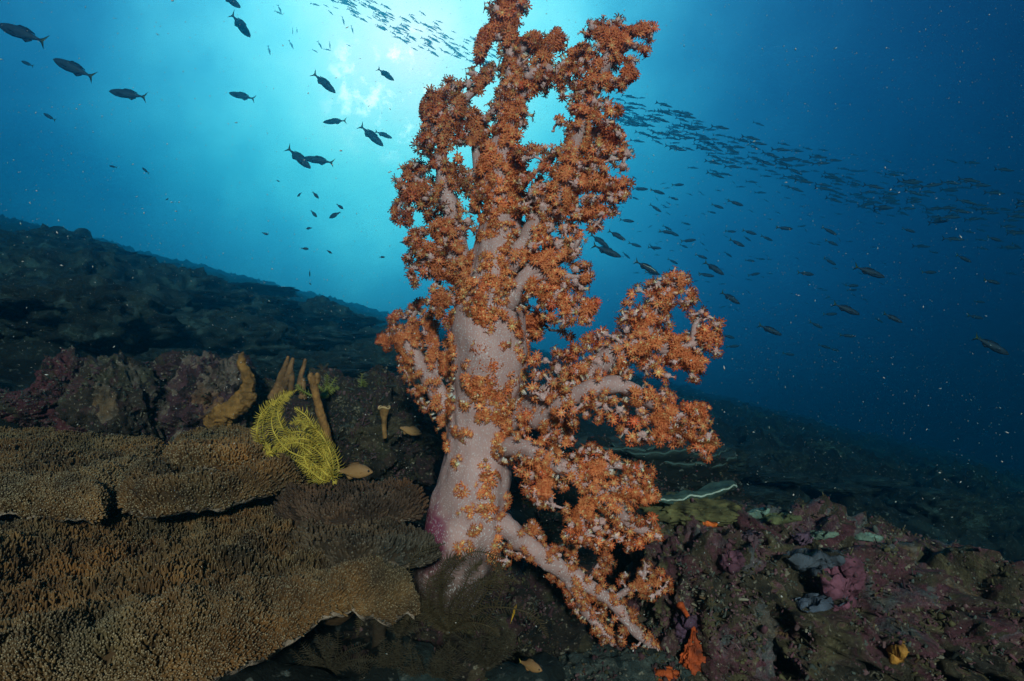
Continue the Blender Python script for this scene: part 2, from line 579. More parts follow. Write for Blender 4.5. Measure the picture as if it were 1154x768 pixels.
rock('reef_rock', 700, 762, 0.82, 70, 26, 0.06, reef_mat('grey_turf_crust', [(0.3, (0.015, 0.025, 0.025)), (0.5, (0.045, 0.060, 0.055)), (0.7, (0.070, 0.085, 0.075))], 14, 1.0), 36, 'grey green turf covered stone at the bottom edge below the coral', amp=0.25, sc_=2.4, sub=5, ridged=0.12, fine=0.08)
# left-hand rocks behind the table corals
M_boulder = reef_mat('boulder_crust', [(0.25, (0.016, 0.012, 0.010)), (0.42, (0.05, 0.036, 0.026)), (0.5, (0.075, 0.032, 0.036)), (0.58, (0.055, 0.052, 0.028)), (0.68, (0.12, 0.095, 0.075)), (0.85, (0.17, 0.10, 0.05))], 9.0, 1.0)
M_plum = reef_mat('plum_crust', [(0.3, (0.02, 0.014, 0.014)), (0.45, (0.08, 0.036, 0.045)), (0.55, (0.10, 0.07, 0.055)), (0.66, (0.17, 0.125, 0.10)), (0.8, (0.18, 0.09, 0.05))], 9, 1.0)
rock('boulder', 138, 460, 1.22, 33, 46, 0.08, M_boulder, 41, 'dark boulder with a pale upper rim, left of the deep crack', amp=0.24, sc_=1.6, sub=6, ridged=0.22, fine=0.06, tilt=-0.35)
rock('boulder', 246, 460, 1.20, 38, 46, 0.08, M_plum, 44, 'plum coloured boulder right of the deep crack, beside the twisted sponge', amp=0.24, sc_=1.6, sub=6, ridged=0.22, fine=0.06, tilt=0.25)
rock('boulder', 203, 416, 1.30, 24, 15, 0.04, M_darkrock, 46, 'small black knob on top between the two boulders', amp=0.25, sc_=2.0, sub=5, ridged=0.2)
rock('algae_rock', 76, 432, 1.35, 20, 28, 0.05, M_redrock, 51, 'upright knob of rock with red algae at its top', amp=0.3, sc_=2.0, sub=5, ridged=0.22, fine=0.08)
rock('algae_rock', 28, 462, 1.30, 46, 18, 0.07, M_redrock, 53, 'low reddish rock at the left edge behind the upper table coral', amp=0.3, sc_=2.0, sub=5, ridged=0.15, fine=0.08)
rock('algae_rock', 96, 476, 1.18, 24, 12, 0.04, M_redrock, 57, 'small red crusted stone in front of the dark boulder', amp=0.3, sc_=2.2, sub=5, ridged=0.15, fine=0.08)
# rock behind sponges and feather star
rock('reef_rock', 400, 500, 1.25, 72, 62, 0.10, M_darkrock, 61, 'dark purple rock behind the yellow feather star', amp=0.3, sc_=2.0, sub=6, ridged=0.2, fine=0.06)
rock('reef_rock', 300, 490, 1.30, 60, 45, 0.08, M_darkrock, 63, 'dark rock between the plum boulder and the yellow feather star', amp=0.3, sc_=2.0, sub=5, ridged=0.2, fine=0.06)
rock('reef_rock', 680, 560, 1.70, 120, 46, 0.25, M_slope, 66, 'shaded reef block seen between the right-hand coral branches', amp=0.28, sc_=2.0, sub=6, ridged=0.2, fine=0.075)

# ------------------------------------------------------------------ table corals
M_branchlets = tone_mat('coral_branchlets', 0.75, 0.3, 60.0, 0.0)
M_plate = tone_mat('coral_plate', 0.85, 0.35, 50.0, 0.8, 160.0)
M_pale = tone_mat('pale_coral_rim', 0.8, 0.25, 40.0, 0.6, 220.0)




def plate_plane_pt(x, y, h, tilt=0.0):
    """where the sight line through (x, y) meets the plate's plane, h metres under the lens"""
    k = (y - 384.0) / F
    d = h / max(k + tilt * (1), 1e-3)
    return P(x, y, d)


def table_coral(name, outline, h, thick, label, seed, dens=5200.0, und=0.012, ln=0.011, r=0.0026, tone=(0.092, 0.047, 0.015), rim=(0.30, 0.24, 0.15), group=None, droop=0.02, rings=22, nb=200, center=None, curl=0.0, topk=1.0):
    B = np.array([plate_plane_pt(x, y, h) for x, y in outline])
    c = B.mean(0) if center is None else plate_plane_pt(center[0], center[1], h)
    B = np.vstack([B, B[:1]])
    Bs = catmull(B, nb + 1)[:-1]
    wob = fbm(Bs * 9 + seed, 3)
    Bs = c + (Bs - c) * (1 + 0.035 * wob)[:, None]
    t = np.linspace(0, 1, rings + 1)[1:] ** 0.8
    def surf(tt, k, low=False):
        p = c + (Bs[k] - c) * tt[..., None]
        z = und * fbm(p * 7 + seed * 1.7, 4, 0.5) * topk + und * 0.5 * fbm(p * 22 + seed, 2, 0.5, True) * topk
        z = z - droop * np.clip((tt - 0.8) / 0.2, 0, 1) ** 2 + curl * tt ** 2
        p = p.copy(); p[..., 2] += z
        if low:
            e = np.clip((1 - tt) / 0.5, 0, 1)
            p[..., 2] -= thick * (0.55 + 1.3 * e ** 0.7)
        return p
    kk = np.arange(nb)
    top = np.concatenate([[surf(np.zeros(1), np.zeros(1, int))[0]], *[surf(np.full(nb, a), kk) for a in t]])
    low_t = np.array([1.0, 0.985, 0.95, 0.92, 0.89, 0.86, 0.83, 0.8, 0.77, 0.74, 0.7, 0.66, 0.62, 0.58, 0.53, 0.48, 0.43, 0.37, 0.3, 0.2, 0.1, 0.0001])
    low = np.concatenate([surf(np.full(nb, a), kk, True) + 0.0 for a in low_t])
    top[: 1 + nb * (rings - 2), 2] -= 0.0035
    V = np.vstack([top, low])
    j = np.arange(nb); j2 = (j + 1) % nb
    T = [np.stack([np.zeros(nb, int), 1 + j, 1 + j2], -1)]
    Q = []
    for i in range(rings - 1):
        a = 1 + i * nb; b = a + nb
        Q.append(np.stack([a + j, b + j, b + j2, a + j2], -1))
    a = 1 + (rings - 1) * nb
    for i in range(len(low_t)):
        b = 1 + rings * nb + i * nb
        Q.append(np.stack([a + j, b + j, b + j2, a + j2], -1))
        a = b
    tn = np.array(tone)
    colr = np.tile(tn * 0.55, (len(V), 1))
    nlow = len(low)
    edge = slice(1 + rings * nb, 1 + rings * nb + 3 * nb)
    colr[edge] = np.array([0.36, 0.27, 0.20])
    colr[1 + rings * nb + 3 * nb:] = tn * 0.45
    root = empty(name, c)
    tag(root, label, 'table coral', group)
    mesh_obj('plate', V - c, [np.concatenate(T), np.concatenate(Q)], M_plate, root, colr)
    # branchlets over the top and the rim
    rg = np.random.default_rng(seed)
    area = 0.5 * abs(np.sum(np.cross((Bs - c)[:, :2], np.roll(Bs - c, -1, 0)[:, :2])))
    n = int(area * dens * 15)
    tt = np.sqrt(rg.random(n)) * 0.995
    # more at the rim, so that the edge reads as ribs of fingers
    k = rg.integers(0, nb, n)
    # weight by sector area
    sec = np.abs(np.cross((Bs - c)[:, :2], (np.roll(Bs, -1, 0) - c)[:, :2])); sec /= sec.sum()
    k = rg.choice(nb, n, p=sec)
    tt[: int(n * 0.45)] = 0.74 + 0.255 * rg.random(int(n * 0.45))
    k[: int(n * 0.45)] = rg.integers(0, nb, int(n * 0.45))
    fr = rg.random(n)
    p0 = surf(tt, k); p1 = surf(tt, (k + 1) % nb)
    p = p0 * (1 - fr)[:, None] + p1 * fr[:, None]
    # clumping: drop some where a cell noise is low -> little dark gaps
    g = fbm(p * 48 + seed, 2)
    keep = g > -0.62 + 0.25 * rg.random(n) - 0.15
    p, tt, k = p[keep], tt[keep], k[keep]
    outv = Bs[k] - c; outv[:, 2] = 0
    outv /= np.linalg.norm(outv, axis=1)[:, None] + 1e-9
    w = np.clip((tt - 0.72) / 0.28, 0, 1) ** 1.5
    nrm = np.array([0, 0, 1.0]) + outv * (w * 1.1)[:, None] + rg.normal(0, 0.28, (len(p), 3))
    nrm /= np.linalg.norm(nrm, axis=1)[:, None]
    # rim fingers on the drop
    nr = int(np.linalg.norm(Bs - np.roll(Bs, 1, 0), axis=1).sum() * thick * dens * 7) + 1
    kr = rg.integers(0, nb, nr)
    e = rg.random(nr)
    pr = surf(np.full(nr, 0.997), kr)
    pr[:, 2] -= e * thick * 0.42
    pr += (np.roll(Bs, -1, 0)[kr] - Bs[kr]) * rg.random(nr)[:, None]
    orr = Bs[kr] - c; orr[:, 2] = 0; orr /= np.linalg.norm(orr, axis=1)[:, None] + 1e-9
    nr_ = orr * (0.6 + 0.4 * e)[:, None] + np.array([0, 0, 1.0]) * (0.9 - 0.6 * e)[:, None] + rg.normal(0, 0.4, (nr, 3))
    nr_ /= np.linalg.norm(nr_, axis=1)[:, None]
    p = np.vstack([p, pr]); nrm = np.vstack([nrm, nr_])
    cl = (1 + 0.8 * fbm(p * 25 + seed * 2.0, 2)[:, None]) * (1 + 0.6 * fbm(p * 6 + seed, 3)[:, None])
    hue = fbm(p * 9 + 4.0, 2)[:, None]
    t0 = tn * np.clip(cl, 0.35, 1.9) * (1 + np.array([[0.4, 0.05, -0.4]]) * hue) * (0.75 + 0.5 * rg.random((len(p), 1)))
    t1 = np.array(rim) * (0.55 + 1.1 * rg.random((len(p), 1)) ** 2)
    lens = ln * (0.6 + 0.7 * rg.random(len(p))) * (1 + 0.35 * np.clip(fbm(p * 30, 2), -1, 1))
    V, fs, C = cones(p - nrm * 0.002, nrm, lens, r * (0.8 + 0.4 * rg.random(len(p))), t0, t1)
    o = mesh_obj('branchlets', V - c, fs, M_branchlets, root, C)
    o['kind'] = 'stuff'
    # short foot under the plate
    fr_ = min(0.10, 0.28 * np.linalg.norm(Bs - c, axis=1).min())
    foot = catmull([c + np.array([0, 0.02, -thick * 1.2 - fr_ * 0.6]), c + np.array([0.01, 0.05, -thick - 0.10]), c + np.array([0.0, 0.06, -thick - 0.24])], 8)
    Vf, ff = tube(foot - c, np.linspace(fr_, fr_ * 0.5, 8), 14, 0.25, 14)
    mesh_obj('foot', Vf, ff, M_plate, root, np.tile(tn * 0.4, (len(Vf), 1)))
    return root


table_coral('table_coral', [(-140, 572), (0, 566), (120, 566), (240, 570), (330, 580), (390, 592), (430, 612), (462, 634), (468, 646), (430, 653), (375, 660), (320, 676), (265, 696), (205, 712), (120, 726), (40, 748), (-40, 775), (-140, 780)],
            0.258, 0.036, 'large brown table coral filling the bottom left corner', 101, dens=15000, und=0.022, ln=0.0092, r=0.00135, droop=0.034, center=(170, 640), rings=26, nb=260)
table_coral('table_coral', [(-120, 490), (0, 478), (90, 476), (170, 484), (190, 505), (172, 528), (130, 545), (110, 556), (60, 553), (0, 550), (-120, 548)],
            0.190, 0.022, 'brown table coral at the left edge below the red algae rocks', 103, dens=9500, und=0.014, ln=0.0095, r=0.0016, droop=0.03, center=(40, 520))
table_coral('table_coral', [(140, 530), (170, 522), (230, 514), (290, 512), (335, 516), (338, 526), (300, 534), (250, 540), (200, 544), (155, 548), (140, 540)],
            0.181, 0.022, 'narrow table coral with a pale wavy underside below the plum boulder', 107, dens=10000, und=0.010, ln=0.009, r=0.0016, droop=0.028, center=(240, 529))
table_coral('table_coral', [(185, 503), (215, 488), (260, 482), (300, 488), (312, 500), (290, 510), (240, 516), (195, 514)],
            0.160, 0.012, 'small raised table coral just left of the yellow feather star', 109, dens=8500, und=0.012, ln=0.0095, r=0.0017, center=(250, 500))
table_coral('table_coral', [(310, 556), (360, 548), (420, 546), (470, 552), (476, 562), (430, 570), (380, 574), (330, 572)],
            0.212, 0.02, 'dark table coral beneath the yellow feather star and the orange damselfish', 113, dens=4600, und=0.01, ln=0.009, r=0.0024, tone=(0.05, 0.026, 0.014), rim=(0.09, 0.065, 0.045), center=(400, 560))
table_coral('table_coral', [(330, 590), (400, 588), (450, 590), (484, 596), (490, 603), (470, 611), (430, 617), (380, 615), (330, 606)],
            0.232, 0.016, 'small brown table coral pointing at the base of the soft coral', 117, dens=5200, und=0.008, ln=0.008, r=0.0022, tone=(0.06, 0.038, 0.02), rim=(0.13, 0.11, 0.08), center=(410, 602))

# ------------------------------------------------------------------ the soft coral
D0 = 0.85
PX = px(D0)


def flesh_mat():
    m, n, b = new_mat('coral_flesh')
    at = nd(n, 'ShaderNodeAttribute', attribute_name='tone')
    tcn = nd(n, 'ShaderNodeTexCoord')
    # pale needle-like spicules in the skin, in wavering rows
    no = nd(n, 'ShaderNodeTexNoise', Scale=34.0, Detail=2.0)
    n.links.new(tcn.outputs['Object'], no.inputs['Vector'])
    ad = nd(n, 'ShaderNodeVectorMath', operation='MULTIPLY_ADD')
    ad.inputs[1].default_value = (0.035, 0.035, 0.035)
    n.links.new(no.outputs['Color'], ad.inputs[0]); n.links.new(tcn.outputs['Object'], ad.inputs[2])
    sc1 = nd(n, 'ShaderNodeVectorMath', operation='MULTIPLY'); sc1.inputs[1].default_value = (360, 360, 250)
    n.links.new(ad.outputs[0], sc1.inputs[0])
    vo = nd(n, 'ShaderNodeTexVoronoi', Scale=1.0)
    n.links.new(sc1.outputs[0], vo.inputs['Vector'])
    mr1 = nd(n, 'ShaderNodeMapRange')
    mr1.inputs['From Min'].default_value = 0.16; mr1.inputs['From Max'].default_value = 0.40
    mr1.inputs['To Min'].default_value = 1.0; mr1.inputs['To Max'].default_value = 0.0
    n.links.new(vo.outputs['Distance'], mr1.inputs['Value'])
    big = nd(n, 'ShaderNodeTexNoise', Scale=16.0, Detail=3.0)
    n.links.new(tcn.outputs['Object'], big.inputs['Vector'])
    mr2 = nd(n, 'ShaderNodeMapRange')
    mr2.inputs['From Min'].default_value = 0.3; mr2.inputs['From Max'].default_value = 0.7
    mr2.inputs['To Min'].default_value = 0.4; mr2.inputs['To Max'].default_value = 1.0
    n.links.new(big.outputs['Fac'], mr2.inputs['Value'])
    pr = nd(n, 'ShaderNodeMath', operation='MULTIPLY')
    n.links.new(mr1.outputs[0], pr.inputs[0]); n.links.new(mr2.outputs[0], pr.inputs[1])
    mx = nd(n, 'ShaderNodeMix', data_type='RGBA')
    n.links.new(pr.outputs[0], mx.inputs[0]); n.links.new(at.outputs['Color'], mx.inputs[6])
    mx.inputs[7].default_value = (0.74, 0.68, 0.68, 1)
    n.links.new(mx.outputs[2], b.inputs['Base Color'])
    b.inputs['Roughness'].default_value = 0.6
    b.inputs['Specular IOR Level'].default_value = 0.25
    b.inputs['Subsurface Weight'].default_value = 0.12
    b.inputs['Subsurface Radius'].default_value = (0.01, 0.006, 0.005)
    bu = nd(n, 'ShaderNodeBump', Strength=0.4, Distance=0.001)
    n.links.new(mr1.outputs[0], bu.inputs['Height'])
    bu2 = nd(n, 'ShaderNodeBump', Strength=0.35, Distance=0.01)
    n.links.new(big.outputs['Fac'], bu2.inputs['Height']); n.links.new(bu.outputs[0], bu2.inputs['Normal'])
    n.links.new(bu2.outputs[0], b.inputs['Normal'])
    tr = nd(n, 'ShaderNodeBsdfTranslucent')
    n.links.new(mx.outputs[2], tr.inputs['Color'])
    ms = nd(n, 'ShaderNodeMixShader'); ms.inputs[0].default_value = 0.15
    n.links.new(b.outputs[0], ms.inputs[1]); n.links.new(tr.outputs[0], ms.inputs[2])
    n.links.new(ms.outputs[0], n.nodes['Material Output'].inputs['Surface'])
    return m


M_flesh = flesh_mat()
M_polyp = tone_mat('polyps', 0.6, 0.2, 90.0, 0.0, transl=0.3)
FLESH = np.array([0.53, 0.325, 0.305])


def polyp_template(openness, rg):
    V = []; T = []; C = []
    ORG = np.array([0.69, 0.20, 0.068]); TIP = np.array([0.55, 0.11, 0.034]); YEL = np.array([0.82, 0.48, 0.19]); WHT = np.array([0.66, 0.55, 0.53])
    def v(p, c): V.append(p); C.append(c); return len(V) - 1
    s = 6
    lo = [v((0.13 * math.cos(2 * math.pi * k / s), 0.13 * math.sin(2 * math.pi * k / s), -1.0), WHT) for k in range(s)]
    hi = [v((0.30 * math.cos(2 * math.pi * k / s), 0.30 * math.sin(2 * math.pi * k / s), 0.0), YEL * 0.8 + WHT * 0.1) for k in range(s)]
    for k in range(s):
        k2 = (k + 1) % s
        T += [(lo[k], lo[k2], hi[k2]), (lo[k], hi[k2], hi[k])]
    ce = v((0, 0, 0.14), YEL)
    for k in range(s): T.append((hi[k], hi[(k + 1) % s], ce))
    for k in range(8):
        a = 2 * math.pi * (k + rg.uniform(-0.15, 0.15)) / 8
        ca, sa = math.cos(a), math.sin(a)
        ln = rg.uniform(0.85, 1.12)
        op = openness + rg.uniform(-0.15, 0.15)
        def q(r, w, z): return (ca * r - sa * w, sa * r + ca * w, z)
        z1, z2, z3 = 0.30 * (1.2 - op), 0.50 * (1.15 - op), 0.55 * (0.9 - op)
        c0 = v(q(0.22, 0.0, 0.06), YEL * 0.7 + ORG * 0.3); 
        bl = v(q(0.25, 0.10, 0.02), ORG); br = v(q(0.25, -0.10, 0.02), ORG)
        m0 = v(q(0.60 * ln, 0.0, z1 + 0.05), ORG * 1.1)
        ml = v(q(0.56 * ln, 0.17, z1 - 0.02), ORG); mr_ = v(q(0.56 * ln, -0.17, z1 - 0.02), ORG)
        n_l = v(q(0.68 * ln, 0.07, z1), TIP); n_r = v(q(0.68 * ln, -0.07, z1), TIP)
        pl = v(q(0.84 * ln, 0.15, z2), TIP); pr_ = v(q(0.84 * ln, -0.15, z2), TIP)
        tp = v(q(1.04 * ln, 0.0, z3), TIP)
        T += [(c0, m0, bl), (c0, br, m0), (bl, m0, ml), (br, mr_, m0), (ml, m0, n_l), (mr_, n_r, m0), (n_l, m0, tp), (n_r, tp, m0), (n_l, tp, pl), (n_r, pr_, tp)]
    for k in range(5):          # spicules that stand up beside the cup
        a = rg.uniform(0, 2 * math.pi); ca, sa = math.cos(a), math.sin(a)
        b1 = v((ca * 0.2 - sa * 0.08, sa * 0.2 + ca * 0.08, -1.1), WHT); b2 = v((ca * 0.2 + sa * 0.08, sa * 0.2 - ca * 0.08, -1.1), WHT)
        t = v((ca * 0.62, sa * 0.62, rg.uniform(-0.15, 0.2)), WHT * 1.4)
        T.append((b1, b2, t))
    return np.array(V), np.array(T), np.array(C)


_prg = random.Random(5)
POLYPS = [polyp_template(o, _prg) for o in (0.95, 0.8, 0.62, 0.4, 0.15, 0.9, 0.72)]


def add_polyps(mb, pos, nrm, size, hue, rg):
    n = len(pos)
    ref = np.where(np.abs(nrm[:, 2:3]) > 0.9, np.array([[1.0, 0, 0]]), np.array([[0, 0, 1.0]]))
    U = np.cross(nrm, ref); U /= np.linalg.norm(U, axis=1)[:, None] + 1e-9
    W = np.cross(nrm, U)
    sp = rg.random(n) * 2 * math.pi
    U, W = U * np.cos(sp)[:, None] + W * np.sin(sp)[:, None], W * np.cos(sp)[:, None] - U * np.sin(sp)[:, None]
    kind = rg.integers(0, len(POLYPS), n)
    for k, (V, T, C) in enumerate(POLYPS):
        i = np.where(kind == k)[0]
        if not len(i): continue
        X = pos[i][:, None, :] + size[i][:, None, None] * (V[None, :, 0:1] * U[i][:, None, :] + V[None, :, 1:2] * W[i][:, None, :] + V[None, :, 2:3] * nrm[i][:, None, :])
        m = len(V)
        Fs = (T[None] + (np.arange(len(i)) * m)[:, None, None]).reshape(-1, 3)
        Cc = C[None] * hue[i][:, None, :]
        mb.add(X.reshape(-1, 3), [Fs], Cc.reshape(-1, 3))


HOLES = [(551, 104, 9, 12), (607, 121, 9, 9), (626, 110, 8, 9), (532, 179, 9, 15), (509, 177, 5, 8), (611, 150, 24, 9), (596, 187, 6, 7), (530, 273, 9, 8), (548, 275, 4, 9),
         (591, 341, 6, 5), (604, 338, 4, 9), (603, 478, 6, 13), (578, 546, 6, 14), (727, 383, 5, 6), (769, 366, 11, 11), (774, 333, 4, 4), (636, 313, 4, 4),
         (598, 206, 4, 4), (543, 112, 5, 6), (655, 225, 4, 9), (600, 570, 4, 6), (628, 556, 4, 9), (697, 536, 4, 4), (492, 410, 3, 8), (497, 385, 5, 8), (620, 375, 12, 8)]


def in_hole(pos):
    x, y, d = proj(pos)
    m = np.zeros(len(pos), bool)
    for hx, hy, rx, ry in HOLES:
        m |= ((x - hx) / rx) ** 2 + ((y - hy) / ry) ** 2 < 1
    return m


def build_branch(root, seed, dz, axes, clumps, extra=1.3, fur=7.0, fat=0.74, psize=6.2, lab=None, dark=1.0, spread=1.0):  # dark: scales polyp colour down, painting weaker light on the upper left branches
    """axes: list of strokes [(x, y, dz, r), ...] in photo pixels at the coral's distance; clumps: (x, y, R)"""
    rg = np.random.default_rng(seed)
    D = D0 + dz
    s = px(D)
    mb = MB()
    samples = []
    for st in axes:
        pts = np.array([P(x, y, D + z) for x, y, z, r in st])
        rr = np.array([r for *_, r in st], float) * s
        n = max(8, int(len(st) * 7))
        C = catmull(pts, n)
        R = np.interp(np.linspace(0, len(st) - 1, n), np.arange(len(st)), rr)
        V, fs = tube(C, R * fat, 14, 0.35, 45)
        mb.add(V, fs, FLESH * (0.9 + 0.25 * fbm(V * 25 + seed, 2)[:, None]))
        samples.append(np.c_[C, R])
    S = np.vstack(samples)
    allc = []
    for x, y, R in clumps:
        allc.append((x, y, R, rg.uniform(-1.0, 0.35) * R * spread))
        for k in range(int(extra + 0.35 + rg.random())):
            a = rg.uniform(0, 2 * math.pi)
            allc.append((x + math.cos(a) * R * 0.6, y + math.sin(a) * R * 0.6, R * rg.uniform(0.6, 0.85), rg.uniform(-1.3, 1.6) * R * spread))
    pp, nn, ss, hh = [], [], [], []
    cs = np.array([P(x, y, D + z * s) for x, y, R, z in allc])
    order = np.argsort([np.min(np.linalg.norm(S[:, :3] - c, axis=1)) for c in cs])
    nodes = [p_ for p_ in S[:, :3]]
    lace = fbm(cs * 27 + 11.0, 2)
    order = [o_ for o_ in order if lace[o_] > -0.40]
    for oi in order:
        x, y, R, z = allc[oi]
        c = cs[oi]
        Rm = R * s
        dd = np.linalg.norm(np.array(nodes) - c, axis=1)
        i = int(np.argmin(dd))
        a0 = nodes[i]
        nodes.append(c)
        ax = c - a0
        L_ = np.linalg.norm(ax)
        ax = ax / (L_ + 1e-9)
        if L_ > Rm * 0.3 and L_ < 45 * s:      # the twig that carries the bundle
            mid = (a0 + c) / 2 + rg.normal(0, 0.12, 3) * L_
            C = catmull([a0, mid, c], 7)
            V, fs = tube(C, np.linspace(min(2.4, 0.16 * R + 0.9), 1.1, 7) * s, 6, 0.25, 60)
            mb.add(V, fs, FLESH * (1.0 + 0.25 * rg.random()))
        # the swollen pale knob the polyps sit on
        Vb, Fb = ico(3)
        kn = Vb * (1 + 0.42 * fbm(Vb * 2.0 + rg.uniform(0, 50), 3))[:, None] * rg.uniform(0.8, 1.2, 3)
        kq = c + kn * Rm * 0.5
        if not in_hole(c[None])[0]:
            mb.add(kq, [Fb], FLESH * (1.08 + 0.15 * rg.random()))
        n = max(7, int(1.12 * 4 * math.pi * R * R / (psize * psize * 4.2)))
        k = np.arange(n) + 0.5
        ph = np.arccos(1 - 2 * k / n); th = math.pi * (1 + 5 ** 0.5) * k + rg.uniform(0, 6)
        d = np.stack([np.cos(th) * np.sin(ph), np.sin(th) * np.sin(ph), np.cos(ph)], -1) + rg.normal(0, 0.16, (n, 3))
        d /= np.linalg.norm(d, axis=1)[:, None]
        keep = (d @ ax > -0.55) & (rg.random(n) < 0.93)
        d = d[keep]; n = len(d)
        if not n: continue
        rad = Rm * rg.uniform(0.55, 1.32, n) * 0.88
        d = d * rg.uniform(0.72, 1.3, 3)
        q = c + d * rad[:, None]
        d = d / np.linalg.norm(d, axis=1)[:, None]
        h = in_hole(q) | (fbm(q * 62 + 5.0, 2) < -0.36)
        q, d, rad = q[~h], d[~h], rad[~h]; n = len(q)
        if not n: continue
        # little stalks from the middle of the bundle to each polyp
        for qi, di in zip(q, d):
            V = np.array([c + np.cross(di, ax) * 0.4 * s, c - np.cross(di, ax) * 0.4 * s, c + di * 0.9 * s])
            w = np.cross(di, FWD); w /= np.linalg.norm(w) + 1e-9
            b = qi - di * psize * 0.6 * s
            V = np.array([c - w * 1.9 * s, c + w * 1.9 * s, b + w * 1.5 * s, b - w * 1.5 * s, c - FWD * 1.9 * s, b - FWD * 1.5 * s])
            mb.add(V, [np.array([[0, 1, 2, 3], [0, 3, 5, 4], [1, 4, 5, 2]])], FLESH * 1.15)
        tn = rg.normal(0, 0.12)
        hv = np.clip(1 + tn + rg.normal(0, 0.16, (n, 1)), 0.5, 1.6) * (1 + np.array([[0, 1, 1]]) * rg.normal(0.02, 0.16, (n, 1)))
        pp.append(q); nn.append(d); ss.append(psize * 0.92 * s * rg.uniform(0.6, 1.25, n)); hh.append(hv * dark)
    # a fur of single polyps right on the branch as well
    for C in samples:
        m = int(len(C) * fur)
        i = rg.integers(0, len(C), m)
        d = rg.normal(size=(m, 3)); d[:, 1] -= 0.5
        T = np.gradient(C[:, :3], axis=0); T /= np.linalg.norm(T, axis=1)[:, None]
        d -= T[i] * np.sum(d * T[i], 1)[:, None]
        d /= np.linalg.norm(d, axis=1)[:, None]
        q = C[i, :3] + d * (C[i, 3] + psize * 0.7 * s)[:, None]
        g = fbm(q * 40, 2) > -0.02
        q, d = q[g], d[g]
        h = in_hole(q); q, d = q[~h], d[~h]
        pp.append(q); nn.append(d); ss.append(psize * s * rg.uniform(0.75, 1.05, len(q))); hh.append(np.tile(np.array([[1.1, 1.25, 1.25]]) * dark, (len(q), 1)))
    br = mb.build('branch', M_flesh, root, origin=None)
    pm = MB()
    add_polyps(pm, np.vstack(pp), np.vstack(nn), np.concatenate(ss), np.vstack(hh), rg)
    po = pm.build('polyps', M_polyp, br, smooth=False)
    po['kind'] = 'stuff'
    if lab: br['label'] = lab
    return br


coral = empty('soft_coral', (0, 0, 0))
tag(coral, 'tall soft coral with a pink white stalk and branches covered in orange polyps', 'soft coral')

TRUNK = [(488, 705, 0.06, 30), (500, 676, 0.03, 38), (512, 645, 0.01, 45), (521, 614, 0, 43), (528, 582, 0, 41), (533, 550, 0, 40), (538, 520, 0, 39), (543, 490, 0, 38), (547, 460, 0, 40),
         (549, 430, 0, 42), (551, 400, 0, 42), (552, 370, 0, 41), (555, 340, 0, 36), (558, 310, 0.005, 31), (562, 280, 0.01, 27), (566, 250, 0.01, 22), (564, 215, 0.01, 14), (563, 190, 0.01, 13),
         (566, 165, 0.015, 14), (572, 140, 0.02, 12), (576, 110, 0.02, 10), (576, 80, 0.02, 8), (573, 50, 0.02, 6), (572, 20, 0.02, 5), (572, -8, 0.02, 4)]


